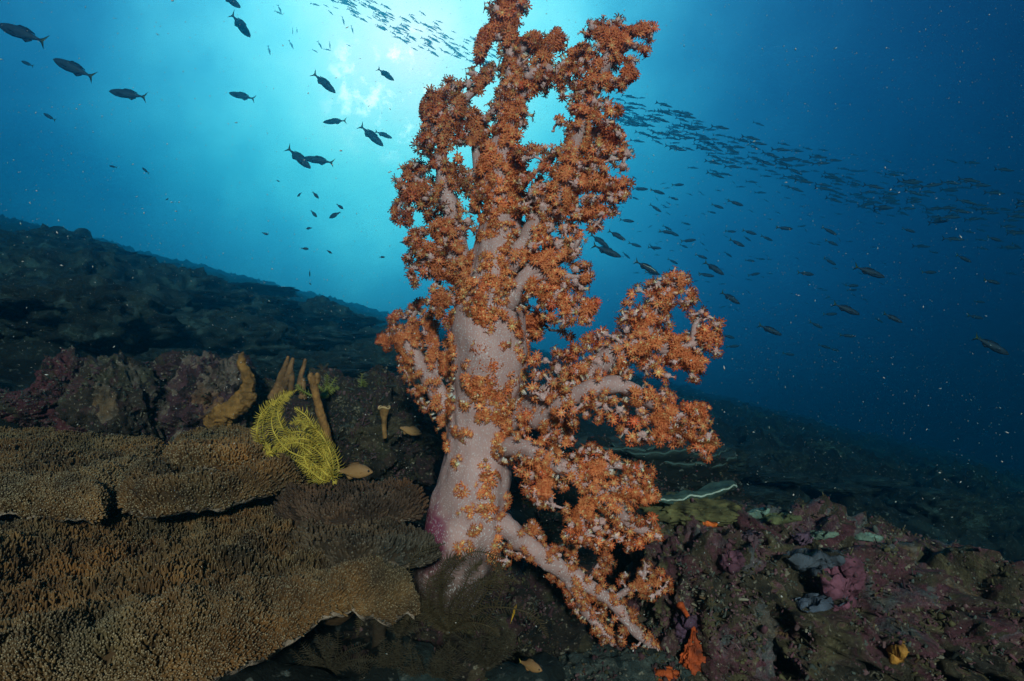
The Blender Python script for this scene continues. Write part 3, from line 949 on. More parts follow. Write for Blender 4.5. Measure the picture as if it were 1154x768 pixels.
def build_stalk():
    pts = np.array([P(x, y, D0 + z) for x, y, z, r in TRUNK])
    n = 170
    C = catmull(pts, n)
    R = np.interp(np.linspace(0, len(TRUNK) - 1, n), np.arange(len(TRUNK)), np.array([t[3] for t in TRUNK], float)) * PX
    V, fs = tube(C, R, 64, 0.13, 13)
    T_, U_, W_ = frames(C)
    out_ = V[:n * 64] - np.repeat(C, 64, 0); out_ /= np.linalg.norm(out_, axis=1)[:, None]
    V[:n * 64] += out_ * (0.0035 * fbm(V[:n * 64] * [55, 55, 7], 3))[:, None]     # lengthwise folds
    x, y, d = proj(V)
    colr = FLESH * (0.95 + 0.22 * fbm(V * 12, 3)[:, None])
    # the magenta stained flank near the foot
    w = np.clip(1 - np.hypot((x - 487 - (y - 600) * 0.02) / 24, (y - 612) / 62) + 0.35 * fbm(V * 40, 3), 0, 1) * (d < D0 + 0.03)
    w = np.clip(w * 1.8 + 0.25 * fbm(V * 90, 3) * (w > 0), 0, 1)[:, None]
    colr = colr * (1 - w) + np.array([0.22, 0.045, 0.09]) * w
    w2 = np.clip((y - 608) / 60 + 0.4 * fbm(V * 30, 3), 0, 1)[:, None]  # light fading towards the foot is painted into the stalk colour
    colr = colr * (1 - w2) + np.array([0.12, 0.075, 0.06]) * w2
    st = mesh_obj('stalk', V, fs, M_flesh, coral, colr)
    # flat bundles of polyps on the stalk, each a rosette
    rg = np.random.default_rng(77)
    T = [(562, 602, 13, 1), (555, 620, 12, 0), (563, 636, 8, 0), (528, 566, 7, 0), (536, 582, 8, 0), (527, 604, 9, 0), (545, 555, 11, 0), (553, 566, 8, 0), (524, 545, 8, 0), (523, 540, 6, 0),
         (546, 540, 9, 0), (556, 535, 8, 0), (571, 560, 8, 0), (527, 485, 7, 0), (520, 515, 6, 0), (548, 520, 8, 0), (530, 430, 6, 0), (558, 366, 13, 0), (551, 360, 9, 0), (544, 393, 7, 0), (556, 412, 12, 0),
         (550, 408, 8, 0), (529, 425, 7, 0), (568, 445, 11, 0), (575, 425, 11, 0), (570, 475, 12, 0), (565, 490, 9, 0), (582, 470, 10, 0), (575, 505, 10, 0), (512, 462, 8, 0), (512, 440, 8, 0),
         (514, 420, 8, 0), (512, 400, 8, 0), (516, 480, 7, 0), (510, 385, 8, 0), (523, 340, 12, 0), (535, 325, 12, 0), (545, 312, 10, 0), (558, 322, 11, 0), (571, 305, 9, 0), (567, 340, 7, 0),
         (553, 295, 10, 0), (548, 270, 9, 0), (560, 262, 9, 0), (578, 265, 11, 0), (570, 285, 9, 0), (586, 284, 9, 0), (542, 250, 9, 0), (555, 238, 9, 0), (545, 222, 9, 0), (548, 200, 8, 0), (556, 180, 8, 0),
         (575, 200, 10, 0), (580, 215, 10, 0), (580, 185, 10, 0), (583, 240, 11, 0), (515, 360, 10, 0), (510, 340, 10, 0), (535, 350, 9, 0), (542, 337, 8, 0), (590, 310, 10, 0), (506, 500, 6, 0), (585, 400, 10, 0), (588, 425, 11, 0), (590, 450, 11, 0), (583, 380, 9, 0)]
    for k in range(64):
        ty = rg.uniform(200, 500); T.append((float(np.interp(ty, [200, 330, 400, 470], [562, 553, 550, 545])) + rg.normal(0, 0.55) * float(np.interp(ty, [200, 330, 470], [16, 36, 42])), ty, rg.uniform(4, 9), 0))
    xs = np.array([t[0] for t in TRUNK]); ys = np.array([t[1] for t in TRUNK]); rs = np.array([t[3] for t in TRUNK]); zs = np.array([t[2] for t in TRUNK])
    for (tx, ty, R, big) in T:
        o = np.argsort(ys)
        cx = np.interp(ty, ys[o], xs[o]); cr = np.interp(ty, ys[o], rs[o]); cz = np.interp(ty, ys[o], zs[o])
        u = np.clip((tx - cx) / cr, -0.97, 0.97)
        nrm = RIGHT * u - FWD * math.sqrt(1 - u * u)
        base = P(cx, ty, D0 + cz) + nrm * cr * PX
        n = int(4 + R * R / 13)
        pm = MB()
        e1 = np.cross(nrm, UP); e1 /= np.linalg.norm(e1); e2 = np.cross(nrm, e1)
        rr = np.sqrt(rg.random(n)) * R * rg.uniform(0.95, 1.4) * PX; th = rg.uniform(0, 2 * math.pi, n)
        lat = (e1[None] * np.cos(th)[:, None] + e2[None] * np.sin(th)[:, None])
        hgt = (R * 0.14) * PX * np.sqrt(np.clip(1 - (rr / (R * 1.45 * PX)) ** 2, 0, 1)) * (1.6 if big else 1.0)
        q = base + lat * rr[:, None] + nrm * (hgt + 2.2 * PX - (rr / (cr * PX)) ** 2 * cr * PX * 0.5)[:, None]
        d = nrm + lat * (rr / (R * PX))[:, None] * 1.1 + rg.normal(0, 0.15, (n, 3))
        d /= np.linalg.norm(d, axis=1)[:, None]
        hv = np.clip(1.12 + rg.normal(0, 0.15, (n, 1)), 0.6, 1.6) * (1 + np.array([[0, 1, 1]]) * rg.normal(0.16, 0.15, (n, 1)))
        if big:
            hv = hv * (1 + np.array([[0.2, 1.6, 3.0]]) * np.clip(1 - rr / (R * 0.62 * PX), 0, 1)[:, None])
        add_polyps(pm, q, d, 5.4 * PX * rg.uniform(0.55, 1.2, n), hv, rg)
        pm.build('polyp_rosette', M_polyp, st, smooth=False)
    return st


stalk = build_stalk()

B = lambda *a, **k: build_branch(coral, *a, **k)
# crown
B(201, 0.02, [[(573, 60, 0, 6), (572, 28, 0, 6), (572, 8, 0, 5), (573, -8, 0, 4)], [(574, 44, 0, 5), (556, 36, 0, 4), (545, 50, 0, 3), (539, 62, 0, 2)]],
  [(572, 8, 14), (560, 12, 10), (585, 8, 10), (592, 3, 6), (556, 18, 8), (566, 22, 8), (580, 18, 9), (570, 34, 9), (557, 35, 8), (549, 42, 7), (543, 52, 6), (540, 60, 5), (538, 66, 4), (562, 42, 9), (572, 48, 10), (575, -6, 14), (563, -8, 10), (588, -8, 8)], 0.8)
B(216, 0.005, [[(566, 190, 0, 8), (575, 150, 0, 7), (582, 120, 0, 6), (596, 100, 0, 4)], [(570, 260, 0, 8), (582, 215, 0, 6), (590, 185, 0, 4)], [(560, 230, 0, 6), (548, 200, 0, 5), (552, 165, 0, 4)]],
  [(575, 120, 9), (586, 112, 9), (590, 128, 8), (575, 136, 9), (563, 146, 7), (586, 140, 7), (565, 130, 8), (598, 100, 8), (580, 100, 9), (566, 108, 9), (560, 118, 8), (580, 155, 6), (572, 196, 8), (582, 186, 8), (588, 200, 9), (576, 208, 8), (586, 216, 9), (594, 222, 9), (578, 226, 9), (590, 236, 9), (602, 240, 9), (580, 246, 10), (594, 256, 10), (606, 262, 10), (584, 268, 9), (596, 276, 9), (588, 290, 8), (600, 292, 9), (552, 170, 7), (548, 186, 7), (556, 196, 6), (545, 210, 8), (550, 224, 8), (546, 240, 8), (553, 250, 7), (606, 205, 8), (616, 215, 9), (604, 228, 9), (575, 175, 6), (600, 168, 5), (612, 170, 5), (590, 172, 5)], 0.6)
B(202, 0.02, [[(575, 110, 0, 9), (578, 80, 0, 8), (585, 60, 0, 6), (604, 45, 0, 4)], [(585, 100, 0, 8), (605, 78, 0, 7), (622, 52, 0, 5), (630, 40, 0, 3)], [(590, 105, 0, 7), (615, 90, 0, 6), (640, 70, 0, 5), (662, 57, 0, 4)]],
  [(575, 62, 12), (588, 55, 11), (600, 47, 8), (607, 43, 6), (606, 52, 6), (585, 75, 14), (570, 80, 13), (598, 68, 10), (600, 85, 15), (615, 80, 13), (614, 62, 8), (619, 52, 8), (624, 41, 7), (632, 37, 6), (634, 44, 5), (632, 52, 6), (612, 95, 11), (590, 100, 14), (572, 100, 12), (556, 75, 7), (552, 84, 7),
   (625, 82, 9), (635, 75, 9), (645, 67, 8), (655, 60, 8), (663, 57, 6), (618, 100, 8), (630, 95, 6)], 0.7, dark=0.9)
# upper right limb
B(203, -0.03, [[(628, 230, 0, 10), (640, 195, 0, 11), (652, 150, 0, 10), (665, 110, 0, 10), (680, 80, 0, 11), (689, 55, 0, 8), (690, 36, 0, 4)], [(688, 55, 0, 6), (705, 45, 0, 5), (725, 36, 0, 3)], [(684, 70, 0, 5), (680, 40, 0, 4), (664, 36, 0, 3)], [(676, 95, 0, 5), (700, 88, 0, 3), (711, 82, 0, 2)]],
  [(688, 30, 9), (678, 29, 8), (668, 32, 8), (661, 40, 5), (697, 27, 7), (699, 38, 8), (708, 42, 9), (716, 36, 9), (726, 32, 8), (733, 34, 6), (733, 42, 5), (704, 54, 10), (716, 52, 9), (725, 55, 7), (700, 64, 7), (710, 69, 8), (675, 52, 6), (680, 66, 6), (668, 62, 7), (664, 75, 9), (655, 70, 8),
   (712, 84, 6), (704, 90, 7), (696, 96, 8), (684, 95, 8), (670, 92, 9), (660, 100, 10), (650, 96, 7), (648, 108, 8), (690, 106, 9), (682, 112, 10), (697, 124, 7), (690, 126, 8), (668, 115, 12), (655, 122, 10), (646, 120, 6), (672, 130, 10), (660, 138, 10), (683, 138, 7), (655, 80, 8), (640, 88, 6), (634, 108, 5)], 0.6)
# right middle lobe
B(204, -0.02, [[(575, 305, 0, 14), (598, 262, 0, 13), (622, 222, 0, 12), (645, 180, 0, 10), (655, 145, 0, 8)], [(628, 215, 0, 8), (660, 205, 0, 6), (695, 210, 0, 3)], [(640, 190, 0, 7), (675, 178, 0, 6), (706, 168, 0, 3)], [(648, 165, 0, 6), (680, 150, 0, 5), (697, 155, 0, 3)], [(615, 240, 0, 7), (650, 238, 0, 5), (680, 242, 0, 3)]],
  [(700, 155, 9), (690, 148, 9), (680, 142, 8), (712, 163, 8), (717, 170, 6), (706, 174, 9), (695, 165, 10), (682, 160, 10), (668, 150, 10), (655, 150, 10), (645, 150, 8), (672, 170, 12), (658, 168, 12), (645, 168, 11), (690, 180, 9), (702, 188, 9), (710, 185, 6), (680, 190, 9), (668, 188, 11), (652, 188, 13), (638, 182, 11), (628, 172, 8), (620, 180, 8), (612, 190, 9), (600, 198, 8),
   (634, 200, 13), (650, 208, 12), (668, 208, 10), (684, 208, 9), (696, 210, 8), (706, 207, 6), (700, 220, 8), (690, 226, 9), (676, 224, 10), (660, 226, 11), (645, 224, 12), (628, 220, 13), (612, 212, 12), (600, 218, 12), (612, 234, 14), (630, 240, 13), (648, 242, 11), (664, 240, 9), (678, 242, 8), (688, 238, 7), (672, 252, 7), (664, 258, 6), (650, 256, 9), (636, 258, 12), (618, 256, 12), (602, 246, 12), (592, 232, 9), (592, 205, 9),
   (622, 148, 4), (630, 138, 6), (640, 138, 7), (636, 126, 5), (600, 176, 6), (590, 180, 7), (586, 170, 6)], 0.7)
# right lower lobe
B(205, -0.03, [[(570, 345, 0, 16), (592, 312, 0, 12), (612, 300, 0, 10), (640, 285, 0, 6), (655, 268, 0, 3)], [(600, 312, 0, 9), (630, 312, 0, 7), (660, 312, 0, 3)], [(600, 318, 0, 10), (622, 335, 0, 8), (648, 350, 0, 6), (670, 346, 0, 3)]],
  [(652, 268, 6), (644, 276, 10), (630, 276, 12), (615, 272, 12), (600, 278, 10), (640, 290, 11), (650, 284, 7), (625, 292, 12), (610, 290, 9), (657, 300, 7), (662, 306, 6), (660, 315, 6), (648, 304, 9), (648, 318, 9), (635, 322, 10), (655, 325, 7), (622, 312, 9), (652, 338, 8), (640, 338, 10), (626, 332, 11), (612, 325, 9), (612, 340, 11), (600, 330, 8),
   (625, 348, 12), (640, 354, 11), (653, 352, 10), (662, 346, 7), (671, 342, 5), (673, 350, 4), (660, 358, 8), (650, 362, 7), (636, 362, 8), (620, 358, 8)], 0.8)
B(206, 0.0, [[(570, 365, 0, 10), (588, 358, 0, 4), (602, 360, 0, 3), (616, 368, 0, 2)], [(585, 400, 0, 6), (590, 380, 0, 3), (604, 378, 0, 2)]],
  [(584, 346, 7), (592, 352, 6), (602, 357, 6), (612, 363, 6), (619, 369, 5), (590, 366, 7), (598, 374, 6), (607, 378, 6), (614, 376, 6), (585, 380, 8), (634, 374, 4), (640, 380, 4)], 0.6)
# upper left limb
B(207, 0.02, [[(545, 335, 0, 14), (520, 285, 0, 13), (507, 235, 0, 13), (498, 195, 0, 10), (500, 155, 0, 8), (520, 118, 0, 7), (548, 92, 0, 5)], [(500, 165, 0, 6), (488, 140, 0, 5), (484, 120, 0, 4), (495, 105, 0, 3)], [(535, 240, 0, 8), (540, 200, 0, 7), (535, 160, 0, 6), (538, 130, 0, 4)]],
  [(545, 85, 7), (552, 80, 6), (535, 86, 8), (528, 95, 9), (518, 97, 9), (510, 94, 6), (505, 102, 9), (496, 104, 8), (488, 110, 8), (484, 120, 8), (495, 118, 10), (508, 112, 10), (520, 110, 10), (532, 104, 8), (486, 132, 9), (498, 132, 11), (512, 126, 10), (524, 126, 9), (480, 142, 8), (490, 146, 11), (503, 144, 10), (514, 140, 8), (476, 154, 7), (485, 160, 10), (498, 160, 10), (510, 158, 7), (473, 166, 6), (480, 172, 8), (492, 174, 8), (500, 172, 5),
   (518, 160, 7), (526, 152, 9), (536, 144, 9), (546, 150, 9), (540, 132, 8), (528, 138, 8), (548, 134, 8), (556, 124, 9), (558, 145, 8), (566, 118, 8), (545, 165, 6), (548, 180, 6), (552, 160, 7), (519, 178, 5), (519, 190, 6), (500, 190, 9), (490, 186, 8), (508, 195, 9), (520, 200, 8), (530, 198, 7), (545, 196, 7), (540, 206, 9), (500, 205, 9), (512, 210, 10), (525, 212, 11), (538, 220, 11), (528, 228, 12)], 0.6, dark=0.8)  # missing light on this limb is painted as darker polyps
# left curl
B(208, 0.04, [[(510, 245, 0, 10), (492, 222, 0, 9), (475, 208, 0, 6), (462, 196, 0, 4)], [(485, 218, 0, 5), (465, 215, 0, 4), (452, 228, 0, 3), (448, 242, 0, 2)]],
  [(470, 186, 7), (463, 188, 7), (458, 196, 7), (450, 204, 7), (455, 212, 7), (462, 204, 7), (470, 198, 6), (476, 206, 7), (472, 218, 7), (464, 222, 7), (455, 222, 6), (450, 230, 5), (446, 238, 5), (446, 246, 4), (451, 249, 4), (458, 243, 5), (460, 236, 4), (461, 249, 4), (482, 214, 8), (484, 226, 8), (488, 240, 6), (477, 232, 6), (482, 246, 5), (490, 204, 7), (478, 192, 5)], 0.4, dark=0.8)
# left middle lobes
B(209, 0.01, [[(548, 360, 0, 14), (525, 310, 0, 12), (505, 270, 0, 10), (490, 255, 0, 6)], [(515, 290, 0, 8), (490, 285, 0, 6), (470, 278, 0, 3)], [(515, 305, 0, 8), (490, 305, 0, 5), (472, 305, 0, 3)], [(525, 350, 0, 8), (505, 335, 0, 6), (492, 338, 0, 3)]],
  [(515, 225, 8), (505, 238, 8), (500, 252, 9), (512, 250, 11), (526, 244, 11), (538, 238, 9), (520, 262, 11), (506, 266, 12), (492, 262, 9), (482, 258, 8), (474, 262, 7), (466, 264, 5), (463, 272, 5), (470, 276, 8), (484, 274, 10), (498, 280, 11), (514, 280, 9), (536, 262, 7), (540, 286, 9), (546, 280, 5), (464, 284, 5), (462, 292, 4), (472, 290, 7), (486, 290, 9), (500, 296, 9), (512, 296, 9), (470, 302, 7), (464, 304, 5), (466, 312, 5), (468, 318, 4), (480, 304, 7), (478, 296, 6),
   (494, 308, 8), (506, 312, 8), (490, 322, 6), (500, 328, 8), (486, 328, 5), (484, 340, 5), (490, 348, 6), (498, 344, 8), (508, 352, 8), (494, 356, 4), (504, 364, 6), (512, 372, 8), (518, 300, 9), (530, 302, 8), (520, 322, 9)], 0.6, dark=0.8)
# lower left branch
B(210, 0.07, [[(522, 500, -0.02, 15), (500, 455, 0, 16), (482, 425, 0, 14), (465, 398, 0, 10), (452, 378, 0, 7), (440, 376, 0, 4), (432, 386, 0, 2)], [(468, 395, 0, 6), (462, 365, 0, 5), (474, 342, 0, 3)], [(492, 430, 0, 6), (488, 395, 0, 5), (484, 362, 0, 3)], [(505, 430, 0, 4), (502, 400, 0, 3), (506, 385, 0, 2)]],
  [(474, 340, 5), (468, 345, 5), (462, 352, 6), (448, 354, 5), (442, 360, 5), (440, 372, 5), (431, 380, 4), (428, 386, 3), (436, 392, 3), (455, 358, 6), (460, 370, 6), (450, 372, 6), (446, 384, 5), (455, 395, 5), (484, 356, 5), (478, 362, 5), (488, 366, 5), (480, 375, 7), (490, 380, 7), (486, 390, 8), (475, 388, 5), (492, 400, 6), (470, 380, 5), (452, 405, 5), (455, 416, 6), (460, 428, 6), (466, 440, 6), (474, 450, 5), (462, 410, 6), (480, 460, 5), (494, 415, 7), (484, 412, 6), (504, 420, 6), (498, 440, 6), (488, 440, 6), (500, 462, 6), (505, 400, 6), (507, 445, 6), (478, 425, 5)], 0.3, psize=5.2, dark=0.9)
# upper right-hand branch
B(211, -0.06, [[(575, 480, 0.04, 16), (610, 450, 0.02, 18), (650, 428, 0.01, 18), (690, 402, 0, 15), (722, 382, 0, 13), (736, 354, 0, 8), (750, 330, 0, 6), (766, 316, 0, 3)], [(722, 384, 0, 10), (752, 391, 0, 8), (780, 388, 0, 6), (800, 380, 0, 4)], [(740, 392, 0, 7), (765, 400, 0, 6), (790, 412, 0, 4)], [(780, 386, 0, 4), (784, 365, 0, 4), (795, 358, 0, 3)]],
  [(758, 310, 7), (768, 312, 6), (776, 318, 7), (750, 315, 7), (741, 320, 7), (732, 326, 7), (720, 327, 6), (713, 334, 6), (708, 342, 5), (725, 338, 9), (738, 334, 9), (752, 328, 9), (766, 328, 8), (780, 328, 6), (782, 340, 6), (770, 342, 8), (756, 342, 9), (742, 348, 10), (726, 350, 10), (714, 354, 8), (704, 358, 7), (732, 364, 9), (748, 360, 8), (756, 374, 8), (742, 378, 7), (706, 372, 8), (716, 366, 7),
   (780, 355, 6), (790, 352, 6), (798, 358, 6), (806, 366, 6), (804, 376, 7), (794, 372, 7), (808, 386, 6), (806, 396, 7), (796, 388, 7), (798, 408, 7), (802, 416, 6), (792, 420, 7), (784, 428, 6), (776, 424, 6), (770, 414, 7), (782, 408, 7), (786, 396, 7), (772, 394, 6), (760, 408, 8), (748, 402, 8), (736, 404, 9), (764, 420, 6), (752, 424, 8), (740, 418, 9), (726, 414, 10), (714, 404, 9), (724, 398, 7),
   (700, 386, 7), (692, 380, 6), (682, 376, 6), (672, 382, 7), (662, 388, 7), (652, 394, 7), (684, 394, 9), (700, 404, 10), (690, 416, 10), (704, 420, 9), (674, 408, 10), (660, 412, 10), (646, 404, 8), (636, 400, 7), (628, 398, 7), (642, 418, 10), (628, 416, 10), (614, 412, 9), (604, 404, 8), (672, 424, 9), (655, 430, 10), (638, 434, 11), (620, 432, 10), (604, 424, 9), (600, 440, 9), (612, 448, 9)], 0.7, psize=6.3)
# middle right-hand branch
B(212, -0.08, [[(600, 475, 0.04, 13), (640, 450, 0.01, 14), (680, 434, 0, 14), (708, 438, 0, 12), (732, 454, 0, 10), (758, 470, 0, 7), (782, 488, 0, 5), (798, 503, 0, 3)], [(735, 458, 0, 5), (744, 476, 0, 4), (740, 490, 0, 2)], [(760, 470, 0, 5), (780, 464, 0, 4), (790, 466, 0, 2)]],
  [(730, 444, 6), (738, 448, 6), (748, 444, 7), (757, 450, 6), (744, 455, 6), (776, 460, 7), (785, 458, 7), (793, 464, 7), (796, 474, 6), (786, 472, 8), (774, 472, 8), (790, 482, 7), (778, 484, 8), (766, 478, 8), (764, 490, 8), (756, 482, 7), (768, 498, 6), (758, 498, 6), (748, 492, 6), (742, 480, 7), (730, 472, 8), (720, 464, 9), (718, 478, 8), (708, 476, 7), (704, 486, 7), (712, 492, 7), (724, 490, 8), (735, 494, 7), (744, 498, 6), (750, 500, 4),
   (788, 498, 7), (798, 492, 7), (806, 498, 6), (802, 508, 7), (792, 510, 7), (784, 506, 6), (796, 516, 5), (698, 462, 8), (692, 452, 8), (682, 458, 9), (690, 470, 6), (668, 456, 9), (660, 446, 9), (648, 462, 9), (660, 468, 7), (674, 472, 6), (640, 452, 9), (632, 466, 8), (620, 460, 8), (646, 476, 6)], 0.7, psize=6.1)
# hanging middle lobe
B(213, -0.04, [[(585, 465, 0.02, 9), (610, 470, 0, 9), (624, 485, 0, 8), (634, 500, 0, 4)]],
  [(612, 458, 8), (622, 464, 9), (632, 474, 9), (618, 478, 9), (628, 488, 9), (640, 486, 7), (646, 480, 6), (636, 498, 8), (624, 502, 8), (644, 494, 6), (616, 492, 6), (612, 500, 5), (630, 508, 5), (592, 470, 8), (590, 484, 7), (596, 496, 6)], 1.0)
# lower right-hand branch
B(214, -0.07, [[(560, 505, 0.05, 14), (590, 505, 0.01, 13), (620, 520, 0, 13), (655, 540, 0, 12), (690, 568, 0, 10), (712, 592, 0, 8), (735, 600, 0, 4)], [(610, 520, 0, 7), (615, 545, 0, 6), (622, 566, 0, 3)], [(655, 535, 0, 6), (690, 525, 0, 6), (722, 535, 0, 3)], [(690, 550, 0, 6), (715, 552, 0, 5), (730, 562, 0, 3)], [(665, 560, 0, 7), (655, 588, 0, 5), (662, 604, 0, 3)]],
  [(655, 508, 7), (645, 514, 7), (664, 506, 7), (674, 510, 8), (684, 516, 8), (692, 522, 7), (662, 518, 9), (650, 526, 9), (636, 524, 8), (622, 518, 8), (610, 516, 8), (600, 522, 9), (590, 518, 7), (586, 530, 6), (598, 536, 9), (612, 532, 9), (626, 534, 9), (640, 538, 9), (656, 534, 9), (670, 526, 9), (682, 530, 9), (698, 522, 5), (706, 526, 6), (714, 528, 5), (722, 526, 5), (732, 532, 5), (728, 540, 6), (734, 550, 6), (736, 560, 6), (728, 566, 6), (722, 556, 6), (716, 544, 6), (706, 540, 6), (708, 552, 6), (712, 564, 7), (700, 566, 8), (690, 550, 8), (676, 546, 9), (664, 550, 9), (700, 580, 8), (688, 576, 9),
   (594, 550, 8), (604, 556, 8), (612, 546, 8), (616, 562, 7), (624, 570, 5), (606, 568, 5), (640, 558, 9), (652, 564, 9), (640, 572, 7), (632, 548, 7), (666, 572, 9), (678, 588, 9), (664, 586, 9), (650, 582, 8), (644, 592, 8), (640, 602, 7), (650, 606, 8), (660, 600, 8), (662, 612, 6), (674, 606, 8), (684, 612, 6), (686, 600, 8), (696, 592, 8), (708, 596, 6), (698, 608, 8), (708, 614, 6), (718, 612, 6), (710, 584, 6), (722, 588, 6), (732, 588, 7), (738, 596, 7), (740, 604, 5), (732, 606, 7), (724, 602, 7), (672, 596, 8), (690, 584, 6), (672, 614, 5), (652, 614, 4)], 0.55, psize=6.1)
# low branch sweeping to the right
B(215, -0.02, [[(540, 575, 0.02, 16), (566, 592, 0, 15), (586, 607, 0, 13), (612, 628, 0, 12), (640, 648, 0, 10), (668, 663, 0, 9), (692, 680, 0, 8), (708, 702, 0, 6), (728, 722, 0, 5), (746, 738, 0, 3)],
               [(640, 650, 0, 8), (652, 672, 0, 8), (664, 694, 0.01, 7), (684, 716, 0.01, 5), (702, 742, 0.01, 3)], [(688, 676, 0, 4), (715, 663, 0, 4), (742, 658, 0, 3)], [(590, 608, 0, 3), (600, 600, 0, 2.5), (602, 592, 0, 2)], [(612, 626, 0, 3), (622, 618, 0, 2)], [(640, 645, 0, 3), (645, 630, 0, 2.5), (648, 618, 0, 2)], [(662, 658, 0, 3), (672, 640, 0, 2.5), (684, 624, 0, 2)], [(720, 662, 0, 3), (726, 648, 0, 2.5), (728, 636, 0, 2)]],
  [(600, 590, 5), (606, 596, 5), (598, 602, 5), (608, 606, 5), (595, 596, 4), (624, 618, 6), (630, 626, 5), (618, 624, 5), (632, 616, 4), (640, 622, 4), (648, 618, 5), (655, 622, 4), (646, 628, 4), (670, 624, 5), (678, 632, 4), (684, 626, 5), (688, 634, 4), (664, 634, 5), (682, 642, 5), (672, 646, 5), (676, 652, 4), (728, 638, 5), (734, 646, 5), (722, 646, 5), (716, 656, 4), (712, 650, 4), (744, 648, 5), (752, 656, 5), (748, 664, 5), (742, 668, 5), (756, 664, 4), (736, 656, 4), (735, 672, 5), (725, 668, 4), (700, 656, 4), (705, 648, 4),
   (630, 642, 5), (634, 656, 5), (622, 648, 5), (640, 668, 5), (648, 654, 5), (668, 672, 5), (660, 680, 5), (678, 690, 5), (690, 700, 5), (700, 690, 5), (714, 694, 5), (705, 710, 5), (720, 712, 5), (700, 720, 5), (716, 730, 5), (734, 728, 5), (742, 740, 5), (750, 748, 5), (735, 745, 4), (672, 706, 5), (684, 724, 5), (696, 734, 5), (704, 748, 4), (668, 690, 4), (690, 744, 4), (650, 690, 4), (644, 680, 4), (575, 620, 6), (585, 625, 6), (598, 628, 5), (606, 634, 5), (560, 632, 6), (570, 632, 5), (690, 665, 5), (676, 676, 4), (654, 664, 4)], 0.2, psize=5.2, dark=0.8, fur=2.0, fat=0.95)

# ------------------------------------------------------------------ sponges
M_sponge = tone_mat('sponge_skin', 0.85, 0.5, 95.0, 1.0, 170.0)
M_orange = tone_mat('orange_sponge_skin', 0.7, 0.25, 60.0, 0.8, 150.0)


def path(pts, d):
    return np.array([P(x, y, d + (z[0] if z else 0)) for x, y, *z in pts])


def sponge_tube(mb, pts, d, r, tone, seed=0, wob=0.22, sides=12, flare=None):
    C = catmull(path(pts, d), len(pts) * 14)
    R = np.interp(np.linspace(0, len(r) - 1, len(C)), np.arange(len(r)), r) * px(d)
    V, fs = tube(C, R, 24, wob, 95)
    mb.add(V, fs, np.array(tone) * (0.85 + 0.5 * fbm(V * 45 + seed, 2)[:, None]))


S_BR = (0.24, 0.115, 0.03)
root = empty('twisted_sponge', P(262, 478, 1.13))
tag(root, 'knobbly yellow brown sponge with one twisted upright horn', 'sponge')
m = MB(); sponge_tube(m, [(255, 478), (262, 462), (272, 448), (280, 436), (279, 424), (273, 412), (272, 404), (274, 397)], 1.13, [11, 10, 9, 8, 6, 5, 4.5, 1.2], S_BR, 2, 0.35)
o = m.build('horn', M_sponge, root); o.matrix_parent_inverse = root.matrix_world.inverted()
m = MB(); sponge_tube(m, [(236, 480), (246, 470), (262, 462), (280, 450), (288, 445)], 1.11, [8, 11, 10, 9, 3], S_BR, 5, 0.4)
V_, F_ = blob(P(248, 472, 1.12), np.array([14, 13, 10]) * px(1.12), 71, 0.35, 2.2, 4, 0.15, 0.06)
m.add(V_, [F_], S_BR)
o = m.build('lobe', M_sponge, root)


def fix_parent(o, root):
    o.parent = root
    o.matrix_parent_inverse = Matrix.Translation(root.location).inverted()


for ch in root.children: fix_parent(ch, root)

root = empty('finger_sponge', P(322, 448, 1.18))
tag(root, 'cluster of thin brown finger sponges standing behind the yellow feather star', 'sponge')
for pts, r in [([(306, 450), (313, 436), (319, 420), (325, 402)], [5, 4.5, 4, 1.5]), ([(316, 448), (322, 432), (327, 416), (330, 404)], [4, 3.5, 3.5, 2]), ([(327, 440), (329, 426), (328, 414)], [3, 3, 2]),
               ([(337, 440), (339, 426), (342, 414), (344, 405)], [3.5, 3, 2.6, 1.8]), ([(338, 452), (342, 442), (344, 450)], [3, 3, 2]), ([(340, 448), (342, 436), (341, 427)], [3, 3, 2.8])]:
    m = MB(); sponge_tube(m, pts, 1.18, r, (0.20, 0.10, 0.04), len(pts), 0.2)
    fix_parent(m.build('finger', M_sponge, root), root)
root = empty('rope_sponge', P(370, 496, 1.08))
tag(root, 'single orange brown rope sponge with a flat forked tip, above the yellow feather star', 'sponge')
m = MB(); sponge_tube(m, [(372, 505), (368, 488), (362, 468), (357, 450), (354, 436), (354, 425)], 1.08, [4.5, 4.5, 5, 4, 4.5, 4.8], (0.26, 0.12, 0.035), 3, 0.2)
fix_parent(m.build('stem', M_sponge, root), root)
m = MB(); sponge_tube(m, [(351, 432), (350, 425), (351, 421)], 1.08, [3, 3.2, 2], (0.36, 0.18, 0.06), 3, 0.2); sponge_tube(m, [(357, 432), (358, 425), (357, 421)], 1.08, [3, 3.2, 2], (0.36, 0.18, 0.06), 4, 0.2)
fix_parent(m.build('tip', M_sponge, root), root)
root = empty('cup_sponge', P(433, 492, 1.12))
tag(root, 'small funnel shaped orange sponge with a pale rim, left of the soft coral stalk', 'sponge')
m = MB(); sponge_tube(m, [(434, 494), (433, 482), (433, 473), (433, 466), (433, 460)], 1.12, [2.6, 2.6, 3.0, 5.0, 6.5], (0.30, 0.15, 0.05), 6, 0.12)
fix_parent(m.build('funnel', M_sponge, root), root)
Cc = P(433, 459.5, 1.12); a = np.linspace(0, 2 * math.pi, 25)[:-1]
ring = Cc + (np.cos(a)[:, None] * RIGHT * 6.2 + np.sin(a)[:, None] * FWD * 6.2 + UP * 1.2 * np.sin(3 * a)[:, None]) * px(1.12)
m = MB(); V_, F_ = tube(np.vstack([ring, ring[:1]]), 1.1 * px(1.12), 6, caps=False); m.add(V_, F_, (0.55, 0.36, 0.18))
